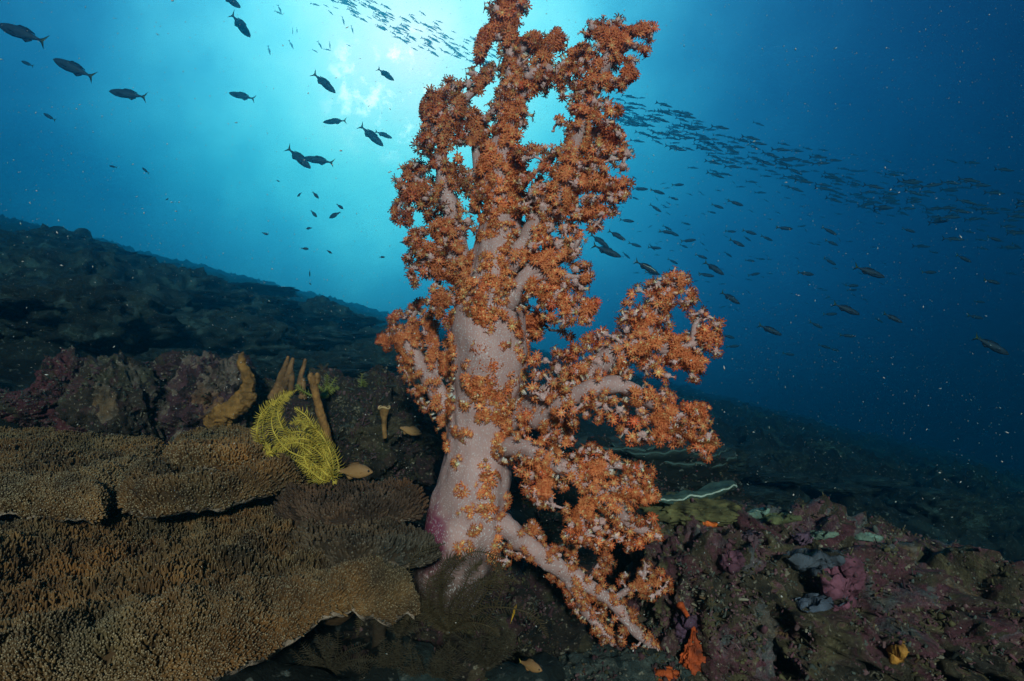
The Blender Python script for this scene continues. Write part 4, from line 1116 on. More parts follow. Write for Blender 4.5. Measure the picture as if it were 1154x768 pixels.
fix_parent(m.build('rim', M_sponge, root), root)


from mathutils.bvhtree import BVHTree
_rv, _rf, _n = [], [], 0
for V_, F_ in ROCKS:
    _rv.append(V_); _rf.append(F_ + _n); _n += len(V_)
ROCK_TREE = BVHTree.FromPolygons(np.concatenate(_rv).tolist(), np.concatenate(_rf).tolist())


def crust(name, x, y, d, rx, ry, rd, tone, seed, label, mat=None, amp=0.35, cat='sponge', sub=5):
    """a growth of uneven outline spread over the rock's own surface"""
    nr_, na = 14, 56
    o0 = Vector(CAM)
    def hit(u, v):
        q = Vector(P(u, v, 1.0)) - o0
        h = ROCK_TREE.ray_cast(o0, q.normalized())
        return h[0], h[1]
    h0, n0 = hit(x, y)
    d0 = d if h0 is None else float((np.array(h0) - CAM) @ FWD)
    V = []
    for i in range(nr_ + 1):
        for j in range(na):
            a_ = 2 * math.pi * j / na
            w = 1 + 0.42 * float(fbm(np.array([math.cos(a_) * 0.7 + seed * 1.37, math.sin(a_) * 0.7, seed * 0.7]), 2, 0.4)) + 0.13 * float(fbm(np.array([math.cos(a_) * 3.1 + seed, math.sin(a_) * 3.1, seed * 0.7]), 3, 0.6))
            t = i / nr_
            u, v = x + math.cos(a_) * rx * w * t, y + math.sin(a_) * ry * w * t
            h, nn = hit(u, v)
            dh = None if h is None else float((np.array(h) - CAM) @ FWD)
            if h is None or abs(dh - d0) > 0.10:
                p, nn = P(u, v, d0 + 0.01), -FWD
            else:
                p, nn = np.array(h), np.array(nn)
            if nn @ FWD > 0: nn = -nn
            th = rd * 0.45 * (1 - t ** 3)
            lump = float(fbm(p * 75 + seed, 3))
            V.append(p + nn * (th * (0.85 + 0.35 * lump) - 0.0015 * (t > 0.97) * 2))
    V = np.array(V)
    i, j = np.meshgrid(np.arange(nr_), np.arange(na), indexing='ij')
    j2 = (j + 1) % na
    Q = np.stack([i * na + j, (i + 1) * na + j, (i + 1) * na + j2, i * na + j2], -1).reshape(-1, 4)
    c = V[:na].mean(0)
    cc = np.array(tone) * (0.85 + 0.5 * fbm(V * 40, 3)[:, None])
    o = mesh_obj(name, V, [Q], mat or M_orange, None, cc, origin=c)
    turf_n = 0
    return tag(o, label, cat)


root = empty('encrusting_sponge', P(782, 735, 0.80))
tag(root, 'bright orange sponge hanging as a drop with a thin neck beside the lowest coral branch', 'sponge')
m = MB(); V_, F_ = blob(np.zeros(3), np.array([15, 8, 21]) * px(0.8), 81, 0.4, 2.4, 6, 0.06, 0.09)
kz = np.clip(0.9 - V_[:, 2:3] / (40 * px(0.8)), 0.35, 1.3); V_ = V_ * np.hstack([kz, kz, np.ones_like(kz)]) + P(784, 738, 0.805)
m.add(V_, [F_], np.array([0.42, 0.065, 0.012]) * (0.8 + 0.7 * fbm(V_ * 60, 3)[:, None]))
V_, F_ = blob(P(799, 735, 0.81), np.array([5, 5, 7]) * px(0.8), 82, 0.45, 2.4, 5, 0.06, 0.09); m.add(V_, [F_], (0.40, 0.07, 0.014))
fix_parent(m.build('body', M_orange, root), root)
m = MB(); sponge_tube(m, [(782, 728), (782, 712), (777, 698), (771, 688), (766, 681)], 0.81, [7, 3, 2, 2.6, 4.5], (0.50, 0.08, 0.015), 1, 0.25)
fix_parent(m.build('neck', M_orange, root), root)
crust('encrusting_sponge', 752, 762, 0.80, 13, 11, 0.012, (0.50, 0.085, 0.015), 84, 'small orange sponge lump at the bottom edge below the hanging drop')
crust('encrusting_sponge', 803, 590, 0.86, 10, 7, 0.02, (0.55, 0.12, 0.02), 85, 'small orange sponge knob under the pale edged leaf coral')
crust('encrusting_sponge', 1012, 737, 0.80, 14, 11, 0.02, (0.40, 0.18, 0.03), 86, 'round yellow orange sponge low on the dark right-hand rock')
crust('encrusting_sponge', 772, 708, 0.82, 15, 20, 0.015, (0.10, 0.05, 0.085), 87, 'dull violet sponge behind the thin orange neck')
M_pink = tone_mat('coralline_crust', 0.85, 0.4, 45.0, 0.9, 120.0)
crust('coralline_patch', 952, 660, 0.84, 26, 30, 0.022, (0.17, 0.06, 0.088), 88, 'large pink coralline crust on the corner of the broad rock', M_pink, cat='coralline crust')
crust('coralline_patch', 905, 607, 0.90, 14, 7, 0.03, (0.15, 0.085, 0.13), 89, 'lilac coralline crust along the upper edge of the broad rock', M_pink, cat='coralline crust')
crust('coralline_patch', 849, 606, 0.86, 13, 9, 0.02, (0.13, 0.075, 0.09), 90, 'pinkish grey coralline lump right of the orange knob', M_pink, cat='coralline crust')
crust('coralline_patch', 826, 634, 0.84, 13, 15, 0.02, (0.13, 0.05, 0.075), 91, 'dark rose lump of coralline crust above the deep hole', M_pink, cat='coralline crust')
crust('slate_sponge', 918, 632, 0.86, 32, 15, 0.022, (0.065, 0.08, 0.10), 92, 'slate grey sponge spread over the broad rock beside the pink crust', M_pink)
crust('slate_sponge', 930, 678, 0.82, 34, 11, 0.022, (0.075, 0.095, 0.13), 93, 'blue grey sponge ledge just under the pink crust', M_pink)
crust('algae_tuft', 856, 579, 0.98, 12, 6, 0.02, (0.15, 0.23, 0.18), 94, 'pale green lumpy growth on top of the ridge behind the leaf coral', M_pink, cat='algae', amp=0.5)
crust('algae_tuft', 977, 606, 1.02, 16, 6, 0.02, (0.15, 0.23, 0.18), 95, 'pale green frilly growth on the ridge above the pink crust', M_pink, cat='algae', amp=0.5)
crust('algae_tuft', 925, 603, 1.0, 20, 5, 0.02, (0.14, 0.20, 0.15), 96, 'flat green growth along the ridge between the two pale tufts', M_pink, cat='algae', amp=0.5)
crust('algae_tuft', 880, 584, 0.98, 26, 6, 0.02, (0.11, 0.12, 0.05), 97, 'olive turf on the shoulder of the ridge right of the leaf coral', M_pink, cat='algae', amp=0.5)

# leaf coral with a pale growing edge
def leaf_coral(name, outline, h, label, seed, tone=(0.16, 0.15, 0.06), rim=(0.55, 0.62, 0.52), thick=0.007, curl=0.0, group=None):
    B_ = np.array([plate_plane_pt(x, y, h) for x, y in outline])
    c = B_.mean(0)
    nb = 140
    Bs = catmull(np.vstack([B_, B_[:1]]), nb + 1)[:-1]
    Bs = c + (Bs - c) * (1 + 0.06 * fbm(Bs * 14 + seed, 3))[:, None]
    ts = np.array([0.001, 0.3, 0.6, 0.8, 0.93, 1.0])
    def lay(t, dzz):
        p = c + (Bs - c) * t
        p[:, 2] += 0.012 * fbm(p * 16 + seed, 3) * t + curl * t ** 2 + dzz
        return p
    top = [lay(t, 0) for t in ts]; low = [lay(t, -thick * (1 + 3.5 * (1 - t))) for t in ts[::-1]]
    V = np.concatenate(top + low)
    Q = []
    j = np.arange(nb); j2 = (j + 1) % nb
    for i in range(len(ts) * 2 - 1):
        Q.append(np.stack([i * nb + j, (i + 1) * nb + j, (i + 1) * nb + j2, i * nb + j2], -1))
    colr = np.tile(np.array(tone), (len(V), 1))
    colr *= (0.8 + 0.6 * fbm(V * 40, 2))[:, None]
    root = empty(name, c); tag(root, label, 'leaf coral', group)
    mesh_obj('leaf', V - c, [np.concatenate(Q)], M_plate, root, colr)
    mm = MB(); V_, F_ = tube(np.vstack([top[-1], top[-1][:1]]) - np.array([0, 0, thick / 2]) - c, thick * 0.28, 6, 0.5, 90, caps=False); mm.add(V_, F_, rim)
    mm.build('rim', M_pale, root)
    mm = MB(); V_, F_ = tube(catmull([c + [0, 0.02, -thick * 5], c + [0.01, 0.04, -0.05], c + [0.0, 0.06, -0.10]], 8) - c, np.linspace(0.3, 0.2, 8) * np.linalg.norm(Bs - c, axis=1).min(), 12, 0.3, 20); mm.add(V_, F_, np.array(tone) * 0.7)
    mm.build('foot', M_plate, root)
    return root


leaf_coral('leaf_coral', [(730, 562), (760, 556), (792, 549.5), (812, 546), (826, 546), (827, 550), (800, 554.5), (770, 558), (742, 562.5)], 0.235, 'olive leaf coral with a bright whitish green edge right of the soft coral', 131, tone=(0.045, 0.085, 0.07), rim=(0.34, 0.42, 0.36), thick=0.005)
leaf_ = [o for o in bpy.data.objects if o.get('category') == 'leaf coral'][0]
V_, F_ = blob(P(776, 574, 0.965), (46 * px(0.96), 0.05, 15 * px(0.96)), 133, 0.3, 2.2, 5, 0.12, 0.1)
q_ = mesh_obj('underside', V_ - np.array(leaf_.location), [F_], M_plate, leaf_, np.array([0.10, 0.092, 0.036]) * (0.8 + 0.9 * fbm(V_ * 60, 3)[:, None]))
for k, (x, y, w, h, lab) in enumerate([(740, 508, 52, 0.30, 'dim teal leaf coral between the middle right-hand branches'), (770, 522, 60, 0.34, 'dim teal leaf coral just above the pale edged leaf coral'),
                                       (690, 505, 60, 0.30, 'dim teal leaf coral half hidden behind the hanging middle branch'), (772, 512, 48, 0.34, 'dim teal leaf coral right of the middle right-hand branch')]):
    leaf_coral('leaf_coral', [(x - w, y), (x - w * 0.4, y - 7), (x + w * 0.4, y - 8), (x + w, y - 3), (x + w * 0.7, y + 7), (x, y + 9), (x - w * 0.6, y + 8)], h, lab, 140 + k, (0.024, 0.036, 0.033), (0.045, 0.08, 0.075), 0.010, 0.02)

# dim coral heads and plates far along the slope
rg = np.random.default_rng(55)
heads = []
base = None
for k in range(120):
    if k < 90: y = rg.uniform(1.8, 5.0); x = -y * rg.uniform(0.05, 0.85)
    else: y = rg.uniform(2.0, 5.0); x = y * rg.uniform(0.15, 0.85)
    z = float(ground_z(np.array([x]), np.array([y]))[0])
    s_ = rg.uniform(0.10, 0.28) * (1 + 0.03 * y) * (1.0 if k < 90 else 0.6)
    if k < 4:
        V, Fc = blob((0, 0, 0), (1, 0.9, 0.5 if k < 2 else 0.12), 160 + k, 0.28, 1.8, 5, 0.2, 0.1)
        o = mesh_obj('coral_head', V, [Fc], M_heads); heads.append(o)
    else:
        o = heads[k % 4].copy(); COL.objects.link(o)
    o.location = (x, y, z + 0.03 + (0.12 * s_ if k % 4 > 1 else 0)); o.scale = (s_, s_, s_ * rg.uniform(0.6, 1.3)); o.rotation_euler = (0, 0, rg.uniform(0, 6))
    tag(o, 'dim coral head on the dark slope fading into blue water', 'coral head', 'coral heads on the dark slope')

# ------------------------------------------------------------------ feather stars
M_fs = tone_mat('feather_star_arm', 0.6, 0.15, 80.0, 0.0, transl=0.15)


def arm(mb, C, pl, step, tone, rw, rg, s, pr=0.55, spread=1.0):
    """one arm: a thin stem with a comb of pinnules on both sides"""
    n = max(6, int(np.linalg.norm(np.diff(C, axis=0), axis=1).sum() / step))
    C = catmull(C, n)
    V, fs = tube(C, np.linspace(rw, rw * 0.5, n), 5); mb.add(V, fs, np.array(tone) * 0.8)
    T, U, W = frames(C)
    for i in range(1, n):
        taper = math.sin(min(1.0, (n - i) / (n * 0.25)) * math.pi / 2) * min(1, 0.5 + i / 6)
        for sgn in (-1, 1):
            side = np.cross(T[i], FWD); side /= np.linalg.norm(side) + 1e-9
            d = side * sgn + T[i] * 0.35 - FWD * rg.normal(0.25, 0.35) * spread + rg.normal(0, 0.10, 3)
            d /= np.linalg.norm(d)
            ln = pl * taper * rg.uniform(0.8, 1.15)
            a = C[i]; b = a + d * ln * 0.55; e = a + d * ln + T[i] * ln * 0.18
            w = np.cross(d, FWD); w /= np.linalg.norm(w) + 1e-9
            r1 = pr * s
            V = np.array([a + w * r1, a - w * r1, a - FWD * r1, b + w * r1 * 0.85, b - w * r1 * 0.85, b - FWD * r1, e])
            mb.add(V, [np.array([[0, 1, 4, 3], [1, 2, 5, 4], [2, 0, 3, 5]]), np.array([[3, 4, 6], [4, 5, 6], [5, 3, 6]])], np.array(tone) * rg.uniform(0.75, 1.2))


def feather_star(label, arms, d, pl, step, tone, seed, pr=0.55, body=None, rw=1.1, spread=1.0, extra=0):
    rg = np.random.default_rng(seed)
    arms = list(arms)
    for k in range(extra):
        src = arms[k % 11]
        k_ = rg.uniform(0.8, 1.05); dx, dy = rg.normal(0, 6), rg.normal(0, 5); n0 = len(src)
        arms.append([(src[0][0] + (x - src[0][0]) * k_ + dx * i / n0, src[0][1] + (y - src[0][1]) * k_ + dy * i / n0, rg.normal(0.0, 0.02) * (i > 0)) for i, (x, y, *_) in enumerate(src)])
    s = px(d)
    bx, by = body if body else arms[0][0][:2]
    c = P(bx, by, d)
    root = empty('feather_star', c); tag(root, label, 'feather star')
    for k, a_ in enumerate(arms):
        mb = MB()
        C = np.array([P(x, y, d + (z[0] if z else rg.uniform(-0.01, 0.03))) for x, y, *z in a_])
        arm(mb, C, pl * s, step * s, np.array(tone) * rg.uniform(0.85, 1.12), rw * s, rg, s, pr, spread)
        fix_parent(mb.build('arm', M_fs, root, smooth=False), root)
    if body:
        V, Fc = blob(c, np.array([5, 5, 4]) * s, seed, 0.2, 2, 3)
        fix_parent(mesh_obj('disc', V, [Fc], M_fs, root, np.tile(np.array(tone) * 0.6, (len(V), 1))), root)
    return root


feather_star('bright yellow feather star with curled comb like arms left of the soft coral',
             [[(375, 542), (364, 524), (348, 508), (330, 496), (317, 480), (313, 462), (322, 448), (334, 440)],
              [(375, 542), (356, 534), (334, 520), (312, 512), (299, 498), (296, 480), (303, 460), (318, 446), (328, 442)],
              [(375, 542), (360, 530), (338, 524), (318, 520), (304, 516), (297, 506)],
              [(376, 542), (370, 520), (360, 500), (344, 488), (328, 488), (316, 496), (308, 508)],
              [(376, 542), (374, 518), (366, 496), (352, 480), (338, 474), (326, 478)],
              [(376, 540), (370, 512), (358, 490), (346, 470), (332, 460)],
              [(375, 544), (362, 540), (350, 530), (343, 516), (346, 504), (354, 500)],
              [(375, 544), (366, 548), (356, 543), (348, 532)],
              [(376, 544), (382, 530), (378, 512), (370, 500)],
              [(374, 542), (350, 520), (325, 508), (310, 490), (306, 474), (310, 460)],
              [(376, 542), (361, 512), (340, 500), (322, 502), (312, 512)]],
             0.88, 9.0, 2.6, (0.78, 0.57, 0.085), 301, 0.4, body=(377, 544), extra=7)
feather_star('small green feather star arms spreading behind the rope sponge', [[(366, 444), (372, 436), (378, 426)], [(366, 444), (368, 434), (369, 423)], [(366, 444), (360, 436), (354, 432)], [(366, 444), (374, 440), (381, 436)], [(366, 446), (352, 446), (340, 440), (334, 434)]], 1.16, 5.5, 2.4, (0.26, 0.27, 0.05), 303, 0.45, body=(366, 446))
feather_star('single upright green feathery arm right of the rope sponge', [[(406, 446), (407, 436), (408, 422)], [(406, 446), (409, 438), (411, 430)]], 1.2, 6.0, 2.4, (0.20, 0.22, 0.05), 305, 0.45)
# dark brown one wrapped round the foot of the soft coral, and the hydroid tufts below it
rg = np.random.default_rng(9)
arms = []
for k in range(22):
    a = math.radians(rg.uniform(15, 165))
    ln = rg.uniform(45, 95)
    x0, y0 = 505, 712
    bend = rg.uniform(-0.5, 0.5)
    arms.append([(x0, y0, 0.0), (x0 + math.cos(a) * ln * 0.5, y0 - math.sin(a) * ln * 0.5, -0.05), (x0 + math.cos(a + bend) * ln, y0 - math.sin(a + bend) * ln, -0.07), (x0 + math.cos(a + bend * 1.8) * ln * 1.15 + 6, y0 - math.sin(a + bend * 1.8) * ln * 1.1, -0.05)])
feather_star('dull brown feather star spread over the foot of the soft coral', arms, 0.76, 9, 3.2, (0.085, 0.062, 0.030), 307, 0.42, body=(505, 712), rw=0.9)
for k, (x, y, n, ln, lab) in enumerate([(450, 715, 16, 46, 'dark feathery hydroid clump under the tip of the large table coral'), (440, 770, 18, 52, 'dark feathery hydroid clump at the bottom edge left of the coral foot'),
                                        (550, 752, 16, 52, 'dark feathery hydroid clump right of the coral foot'), (370, 760, 16, 50, 'dark feathery hydroid clump in the shade below the large table coral'), (492, 778, 16, 56, 'dark feathery hydroid clump straight below the soft coral')]):
    arms = []
    for i in range(n):
        a = math.radians(rg.uniform(25, 155)); l_ = ln * rg.uniform(0.6, 1.1); bd = rg.uniform(-0.4, 0.4)
        arms.append([(x, y, 0), (x + math.cos(a) * l_ * 0.5, y - math.sin(a) * l_ * 0.5, -0.03), (x + math.cos(a + bd) * l_, y - math.sin(a + bd) * l_, -0.04)])
    r_ = feather_star(lab, arms, 0.74, 8, 3.4, (0.060, 0.048, 0.028), 320 + k, 0.4, body=(x, y), rw=0.8)
    r_.name = 'hydroid'; r_['category'] = 'hydroid'
    for c_ in r_.children: c_.name = 'frond' if c_.name.startswith('arm') else 'base'

# ------------------------------------------------------------------ fish
M_fish = tone_mat('fish_skin', 0.6, 0.12, 6.0, 0.0, spec=0.2)
M_fin = tone_mat('fish_fin', 0.6, 0.1, 6.0, 0.0, transl=0.2, spec=0.2)


def body_mesh(mb, prof, back, belly, ns=12, x0=0.5, x1=-0.37):
    """prof: (t, top, bottom, halfwidth) from snout to tail root"""
    prof = np.array(prof)
    t = np.linspace(0, 1, 15)
    top = np.interp(t, prof[:, 0], prof[:, 1]); bot = np.interp(t, prof[:, 0], prof[:, 2]); wd = np.interp(t, prof[:, 0], prof[:, 3])
    x = x0 + (x1 - x0) * t
    a = np.linspace(0, 2 * math.pi, ns, endpoint=False)
    V = []; C = []
    for i in range(len(t)):
        cz = (top[i] + bot[i]) / 2; hz = (top[i] - bot[i]) / 2
        zz = cz + hz * np.sin(a); yy = wd[i] * np.cos(a)
        V.append(np.stack([np.full(ns, x[i]), yy, zz], -1))
        k = ((np.sin(a) + 1) / 2)[:, None]
        C.append(np.array(belly) * (1 - k) + np.array(back) * k)
    n = len(t)
    Vc = np.concatenate(V); Cc = np.concatenate(C)
    i = np.arange(n - 1)[:, None] * ns; j = np.arange(ns)[None]; j2 = (j + 1) % ns
    Q = np.stack([i + j, i + ns + j, i + ns + j2, i + j2], -1).reshape(-1, 4)
    Vc = np.vstack([Vc, [[x0 + 0.006, 0, (top[0] + bot[0]) / 2]]]); Cc = np.vstack([Cc, [back]])
    jj = np.arange(ns)
    mb.add(Vc, [Q, np.stack([np.full(ns, n * ns), jj, (jj + 1) % ns], -1)], Cc)


def fin(mb, poly, tone, th=0.006, y=0.0, lean=0.0):
    """thin tapered fin: outline in the x-z plane"""
    poly = np.array(poly, float); n = len(poly)
    c = poly.mean(0)
    V = [(px_, y + lean * (pz - c[1]), pz) for px_, pz in poly]
    V += [(c[0], y + th, c[1]), (c[0], y - th, c[1])]
    j = np.arange(n); j2 = (j + 1) % n
    mb.add(np.array(V), [np.concatenate([np.stack([j, j2, np.full(n, n)], -1), np.stack([j2, j, np.full(n, n + 1)], -1)])], tone)


FUS = [(0, 0.012, -0.012, 0.008), (0.08, 0.055, -0.05, 0.035), (0.2, 0.088, -0.088, 0.055), (0.4, 0.108, -0.112, 0.066), (0.6, 0.095, -0.098, 0.058), (0.8, 0.052, -0.055, 0.032), (0.93, 0.024, -0.026, 0.014), (1, 0.020, -0.022, 0.010)]
DAM = [(0, 0.015, -0.02, 0.01), (0.08, 0.08, -0.07, 0.05), (0.2, 0.15, -0.13, 0.08), (0.42, 0.20, -0.18, 0.095), (0.65, 0.17, -0.15, 0.075), (0.85, 0.075, -0.07, 0.035), (1, 0.045, -0.045, 0.016)]
SLIM = [(0, 0.01, -0.01, 0.008), (0.1, 0.036, -0.036, 0.03), (0.3, 0.06, -0.063, 0.045), (0.55, 0.06, -0.063, 0.04), (0.8, 0.034, -0.034, 0.025), (1, 0.016, -0.016, 0.008)]


def make_fish(name, prof, back, belly, tailc, deep=1.0, fork=0.15, eye=(0.02, 0.02, 0.02)):
    mb = MB(); body_mesh(mb, prof, back, belly)
    body = mb.build(name, M_fish)
    m = MB(); fin(m, [(-0.34, 0.018), (-0.40, 0.05), (-0.50, fork), (-0.445, 0.035), (-0.425, 0.0), (-0.445, -0.035), (-0.50, -fork), (-0.40, -0.05), (-0.34, -0.018)], tailc)
    m.build('tail_fin', M_fin, body, smooth=False)
    m = MB(); fin(m, [(0.20, 0.085 * deep), (0.12, 0.135 * deep), (-0.05, 0.130 * deep), (-0.22, 0.075 * deep), (-0.24, 0.05 * deep), (0.0, 0.09 * deep)], np.array(back) * 0.9)
    m.build('dorsal_fin', M_fin, body, smooth=False)
    m = MB(); fin(m, [(-0.02, -0.095 * deep), (-0.12, -0.135 * deep), (-0.22, -0.075 * deep), (-0.22, -0.05 * deep)], np.array(belly) * 0.8)
    m.build('anal_fin', M_fin, body, smooth=False)
    for sg in (1, -1):
        m = MB(); fin(m, [(0.26, -0.01), (0.14, -0.02), (0.11, -0.055), (0.2, -0.05)], np.array(belly) * 0.9, 0.003, sg * 0.064 * (1.3 if deep > 1.3 else 1), 0.3 * sg)
        m.build('pectoral_fin', M_fin, body, smooth=False)
        V, Fc = ico(2)
        m = MB(); m.add(V * [0.020, 0.010, 0.020] * (1.5 if deep > 1.3 else 1) + [0.415, sg * 0.038 * (1.45 if deep > 1.3 else 1), 0.02], [Fc], eye)
        e_ = m.build('eye', M_fish, body)
    return body


def simple_fish(name, prof, back, belly, tailc, fork=0.14):
    mb = MB(); body_mesh(mb, prof, back, belly, 8)
    fin(mb, [(-0.34, 0.018), (-0.50, fork), (-0.435, 0.0), (-0.50, -fork), (-0.34, -0.018)], tailc)
    fin(mb, [(0.20, 0.07), (0.10, 0.115), (-0.2, 0.07), (-0.2, 0.04)], back)
    fin(mb, [(-0.02, -0.08), (-0.12, -0.12), (-0.22, -0.05)], belly)
    o = mb.build(name, M_fish)
    return o


def copy_tree(o, parent=None):
    c = o.copy(); COL.objects.link(c)
    if parent is not None: c.parent = parent
    for ch in o.children: copy_tree(ch, c)
    return c


def pose(o, tail, head, d, dd=0.0, roll=0.0):
    T = P(tail[0], tail[1], d); H = P(head[0], head[1], d + dd)
    X = H - T; ln = np.linalg.norm(X); X /= ln
    up = np.array([0, 0, 1.0]) + RIGHT * roll
    Y = np.cross(up, X); Y /= np.linalg.norm(Y); Z = np.cross(X, Y)
    c = (T + H) / 2
    o.matrix_world = Matrix(((X[0] * ln, Y[0] * ln, Z[0] * ln, c[0]), (X[1] * ln, Y[1] * ln, Z[1] * ln, c[1]), (X[2] * ln, Y[2] * ln, Z[2] * ln, c[2]), (0, 0, 0, 1)))


FB, FW, FT = (0.012, 0.024, 0.042), (0.020, 0.034, 0.052), (0.05, 0.07, 0.02)
proto = make_fish('fish', FUS, FB, FW, FT)
used = [False]


def put(tail, head, d, dd, label, group, cat='fish'):
    o = proto if not used[0] else copy_tree(proto)
    used[0] = True
    pose(o, tail, head, d, dd * 0.15)
    tag(o, label, cat, group)
    return o


G1 = 'dark fusiliers in the blue water left of the coral'
for tail, head, d, dd, lab in [
    ((53, 48), (-2, 28), 2.6, 0.1, 'dark fork tailed fish cut by the left edge near the top'), ((107, 88), (60, 67), 2.8, 0.1, 'dark fork tailed fish swimming left, second from the left edge'),
    ((166, 110), (123, 103), 2.9, 0.1, 'dark fork tailed fish swimming left, third in the diagonal line'), ((288, 112), (258, 105), 4.4, 0.2, 'small pale blue fork tailed fish alone between the diagonal line and the bright glow'),
    ((249, -8), (271, 9), 3.8, -0.3, 'dark fish cut by the top edge left of the glow'), ((260, 15), (282, 42), 4.0, -0.4, 'slim fish diving head down near the top edge'),
    ((352, 82), (378, 105), 3.8, -0.2, 'fish diving to the lower right, left of the glow'), ((391, 136), (364, 138), 4.4, 0.2, 'level fish swimming left under the glow'),
    ((405, 141), (432, 165), 3.9, -0.2, 'fish diving to the lower right below the glow, the bigger of a crossing pair'), ((422, 148), (442, 156), 4.8, -0.1, 'faint fish behind the bigger diving one below the glow'),
    ((425, 77), (444, 91), 4.8, -0.3, 'fish seen against the brightest part of the glow'), ((323, 166), (350, 190), 3.6, -0.3, 'fish diving right, left one of the overlapping pair'),
    ((377, 184), (342, 178), 3.7, 0.2, 'fish swimming left, right one of the overlapping pair')]:
    put(tail, head, d, dd, lab, G1)
G2 = 'dark fusiliers in the blue water right of the coral'
for tail, head, d, dd, lab in [
    ((685, 260), (705, 271), 3.4, -0.1, 'small dark fish above the overlapping pair beside the coral'), ((665, 264), (686, 279), 3.2, -0.1, 'dark fish mostly hidden behind the larger one beside the coral'), ((667, 276), (700, 290), 2.8, -0.1, 'largest dark fish close to the right of the upper coral lobes'),
    ((715, 294), (742, 309), 2.4, -0.1, 'fish with a white stripe just above the upper right-hand branch'), ((793, 295), (816, 310), 3.6, -0.2, 'dark fish right of the top of the right-hand branch'), ((812, 329), (834, 343), 3.6, -0.2, 'dark fish swimming to the lower right, below and right of the branch top'),
    ((854, 366), (881, 378), 3.4, -0.2, 'lowest dark fish right of the branch'), ((962, 300), (997, 313), 3.0, -0.1, 'larger dark fish with a greenish tail at mid right'), ((938, 342), (969, 355), 3.0, -0.1, 'larger dark fish with a greenish tail below the one at mid right'),
    ((995, 353), (1017, 364), 3.2, -0.1, 'dark fish in a little row right of the green tailed pair'), ((1097, 379), (1137, 400), 2.7, -0.2, 'dim large fish low near the right edge')]:
    put(tail, head, d, dd, lab, G2)
# pale stripe along the flank of the one above the branch
f_ = [o for o in bpy.data.objects if o.get('label', '').startswith('fish with a white stripe')][0]
mm = MB(); C = catmull([(0.36, -0.068, 0.02), (0.2, -0.072, 0.045), (0.02, -0.078, 0.03), (-0.16, -0.052, 0.03)], 12); V_, F_ = tube(C, np.linspace(0.012, 0.006, 12), 6); mm.add(V_, F_, (0.7, 0.7, 0.6)); mm.build('flank_stripe', M_fin, f_)

lite = simple_fish('small_fish', SLIM, (0.018, 0.036, 0.058), (0.035, 0.055, 0.075), FB)
lite_veiled = simple_fish('small_fish', SLIM, (0.10, 0.20, 0.24), (0.16, 0.26, 0.30), (0.10, 0.18, 0.20))  # paler copy: the veil of glowing water is put into its colour
lite_fus = simple_fish('small_fish', FUS, FB, FW, FT)
lite_dam = simple_fish('reef_fish', DAM, FB, FW, FB, 0.1)
state = {}


def put_lite(src, tail, head, d, dd, label, group, cat='fish'):
    o = src if src.name not in state else src.copy()
    if src.name in state: COL.objects.link(o)
    state[src.name] = 1
    pose(o, tail, head, d, dd * 0.15)
    tag(o, label, cat, group)
    return o


for tail, head in [((38, 75), (24, 69)), ((63, 136), (49, 128)), ((132, 189), (123, 187)), ((168, 196), (160, 189)), ((303, 264), (296, 263))]:
    put_lite(lite_fus, tail, head, 4.5, 0.1, 'tiny dark fish scattered in the open water above the left slope', 'tiny fish above the left slope')
for tail, head in [((340, 217), (335, 222)), ((352, 216), (359, 224)), ((379, 230), (387, 236)), ((350, 237), (357, 245)), ((384, 239), (371, 246)), ((352, 257), (345, 258)), ((295, 262), (302, 265)), ((339, 280), (348, 281)), ((368, 282), (374, 286)), ((450, 273), (459, 274)), ((427, 290), (434, 290)), ((349, 304), (349, 312)), ((348, 319), (351, 321)), ((186, 226), (190, 224)), ((311, 203), (315, 205))]:
    put_lite(lite_dam, tail, head, 3.4, 0.05, 'tiny oval reef fish hovering above the far slope left of the coral', 'oval reef fish above the far slope')
rg = np.random.default_rng(404)
# looser fish of the right-hand water
for k in range(64):
    if k < 34: x, y = rg.uniform(705, 860), rg.uniform(205, 320)
    else: x, y = rg.uniform(820, 1150), rg.uniform(250, 400)
    ln = rg.uniform(9, 20); a = rg.normal(0.3, 0.22)
    d = 0.24 * F / ln * 0.55
    dxy = (math.cos(a) * ln / 2, math.sin(a) * ln / 2)
    put_lite(lite_fus, (x - dxy[0], y - dxy[1]), (x + dxy[0], y + dxy[1]), d, rg.normal(0, 0.05), 'loose dark fish below the long fish band right of the coral', 'loose fish below the long band')
band = np.array([(690, 122, 17), (760, 148, 26), (830, 172, 32), (900, 190, 32), (980, 212, 34), (1060, 232, 42), (1165, 250, 52)], float)


def band_pt():
    x = 690 + 475 * rg.random() ** 1.15
    cyy = np.interp(x, band[:, 0], band[:, 1]); w = np.interp(x, band[:, 0], band[:, 2])
    return x, cyy + np.clip(rg.normal(0, 0.5), -1.2, 1.3) * w


def band_fish(src, label, group):
    x, y = band_pt()
    ln = rg.uniform(15, 25) * np.interp(x, [690, 1160], [0.8, 1.15]); a = rg.normal(0.20, 0.13)
    if x > 980: a = rg.normal(0.04, 0.1)
    dxy = (math.cos(a) * ln / 2, math.sin(a) * ln / 2)
    d = 0.20 * F / ln * rg.uniform(0.95, 1.05)
    return put_lite(src, (x - dxy[0], y - dxy[1]), (x + dxy[0], y + dxy[1]), d, rg.normal(0, 0.08), label, group)


for k in range(165):
    band_fish(lite, 'slim dark fish in the long fish band right of the coral', 'fish of the long band')
tband = np.array([(365, -6, 10), (420, 14, 15), (470, 36, 17), (520, 58, 15), (575, 74, 12)], float)


def top_xy():
    x = 365 + 205 * rg.random()
    return x, np.interp(x, tband[:, 0], tband[:, 1]) + np.clip(rg.normal(0, 0.6), -1.4, 1.6) * np.interp(x, tband[:, 0], tband[:, 2])


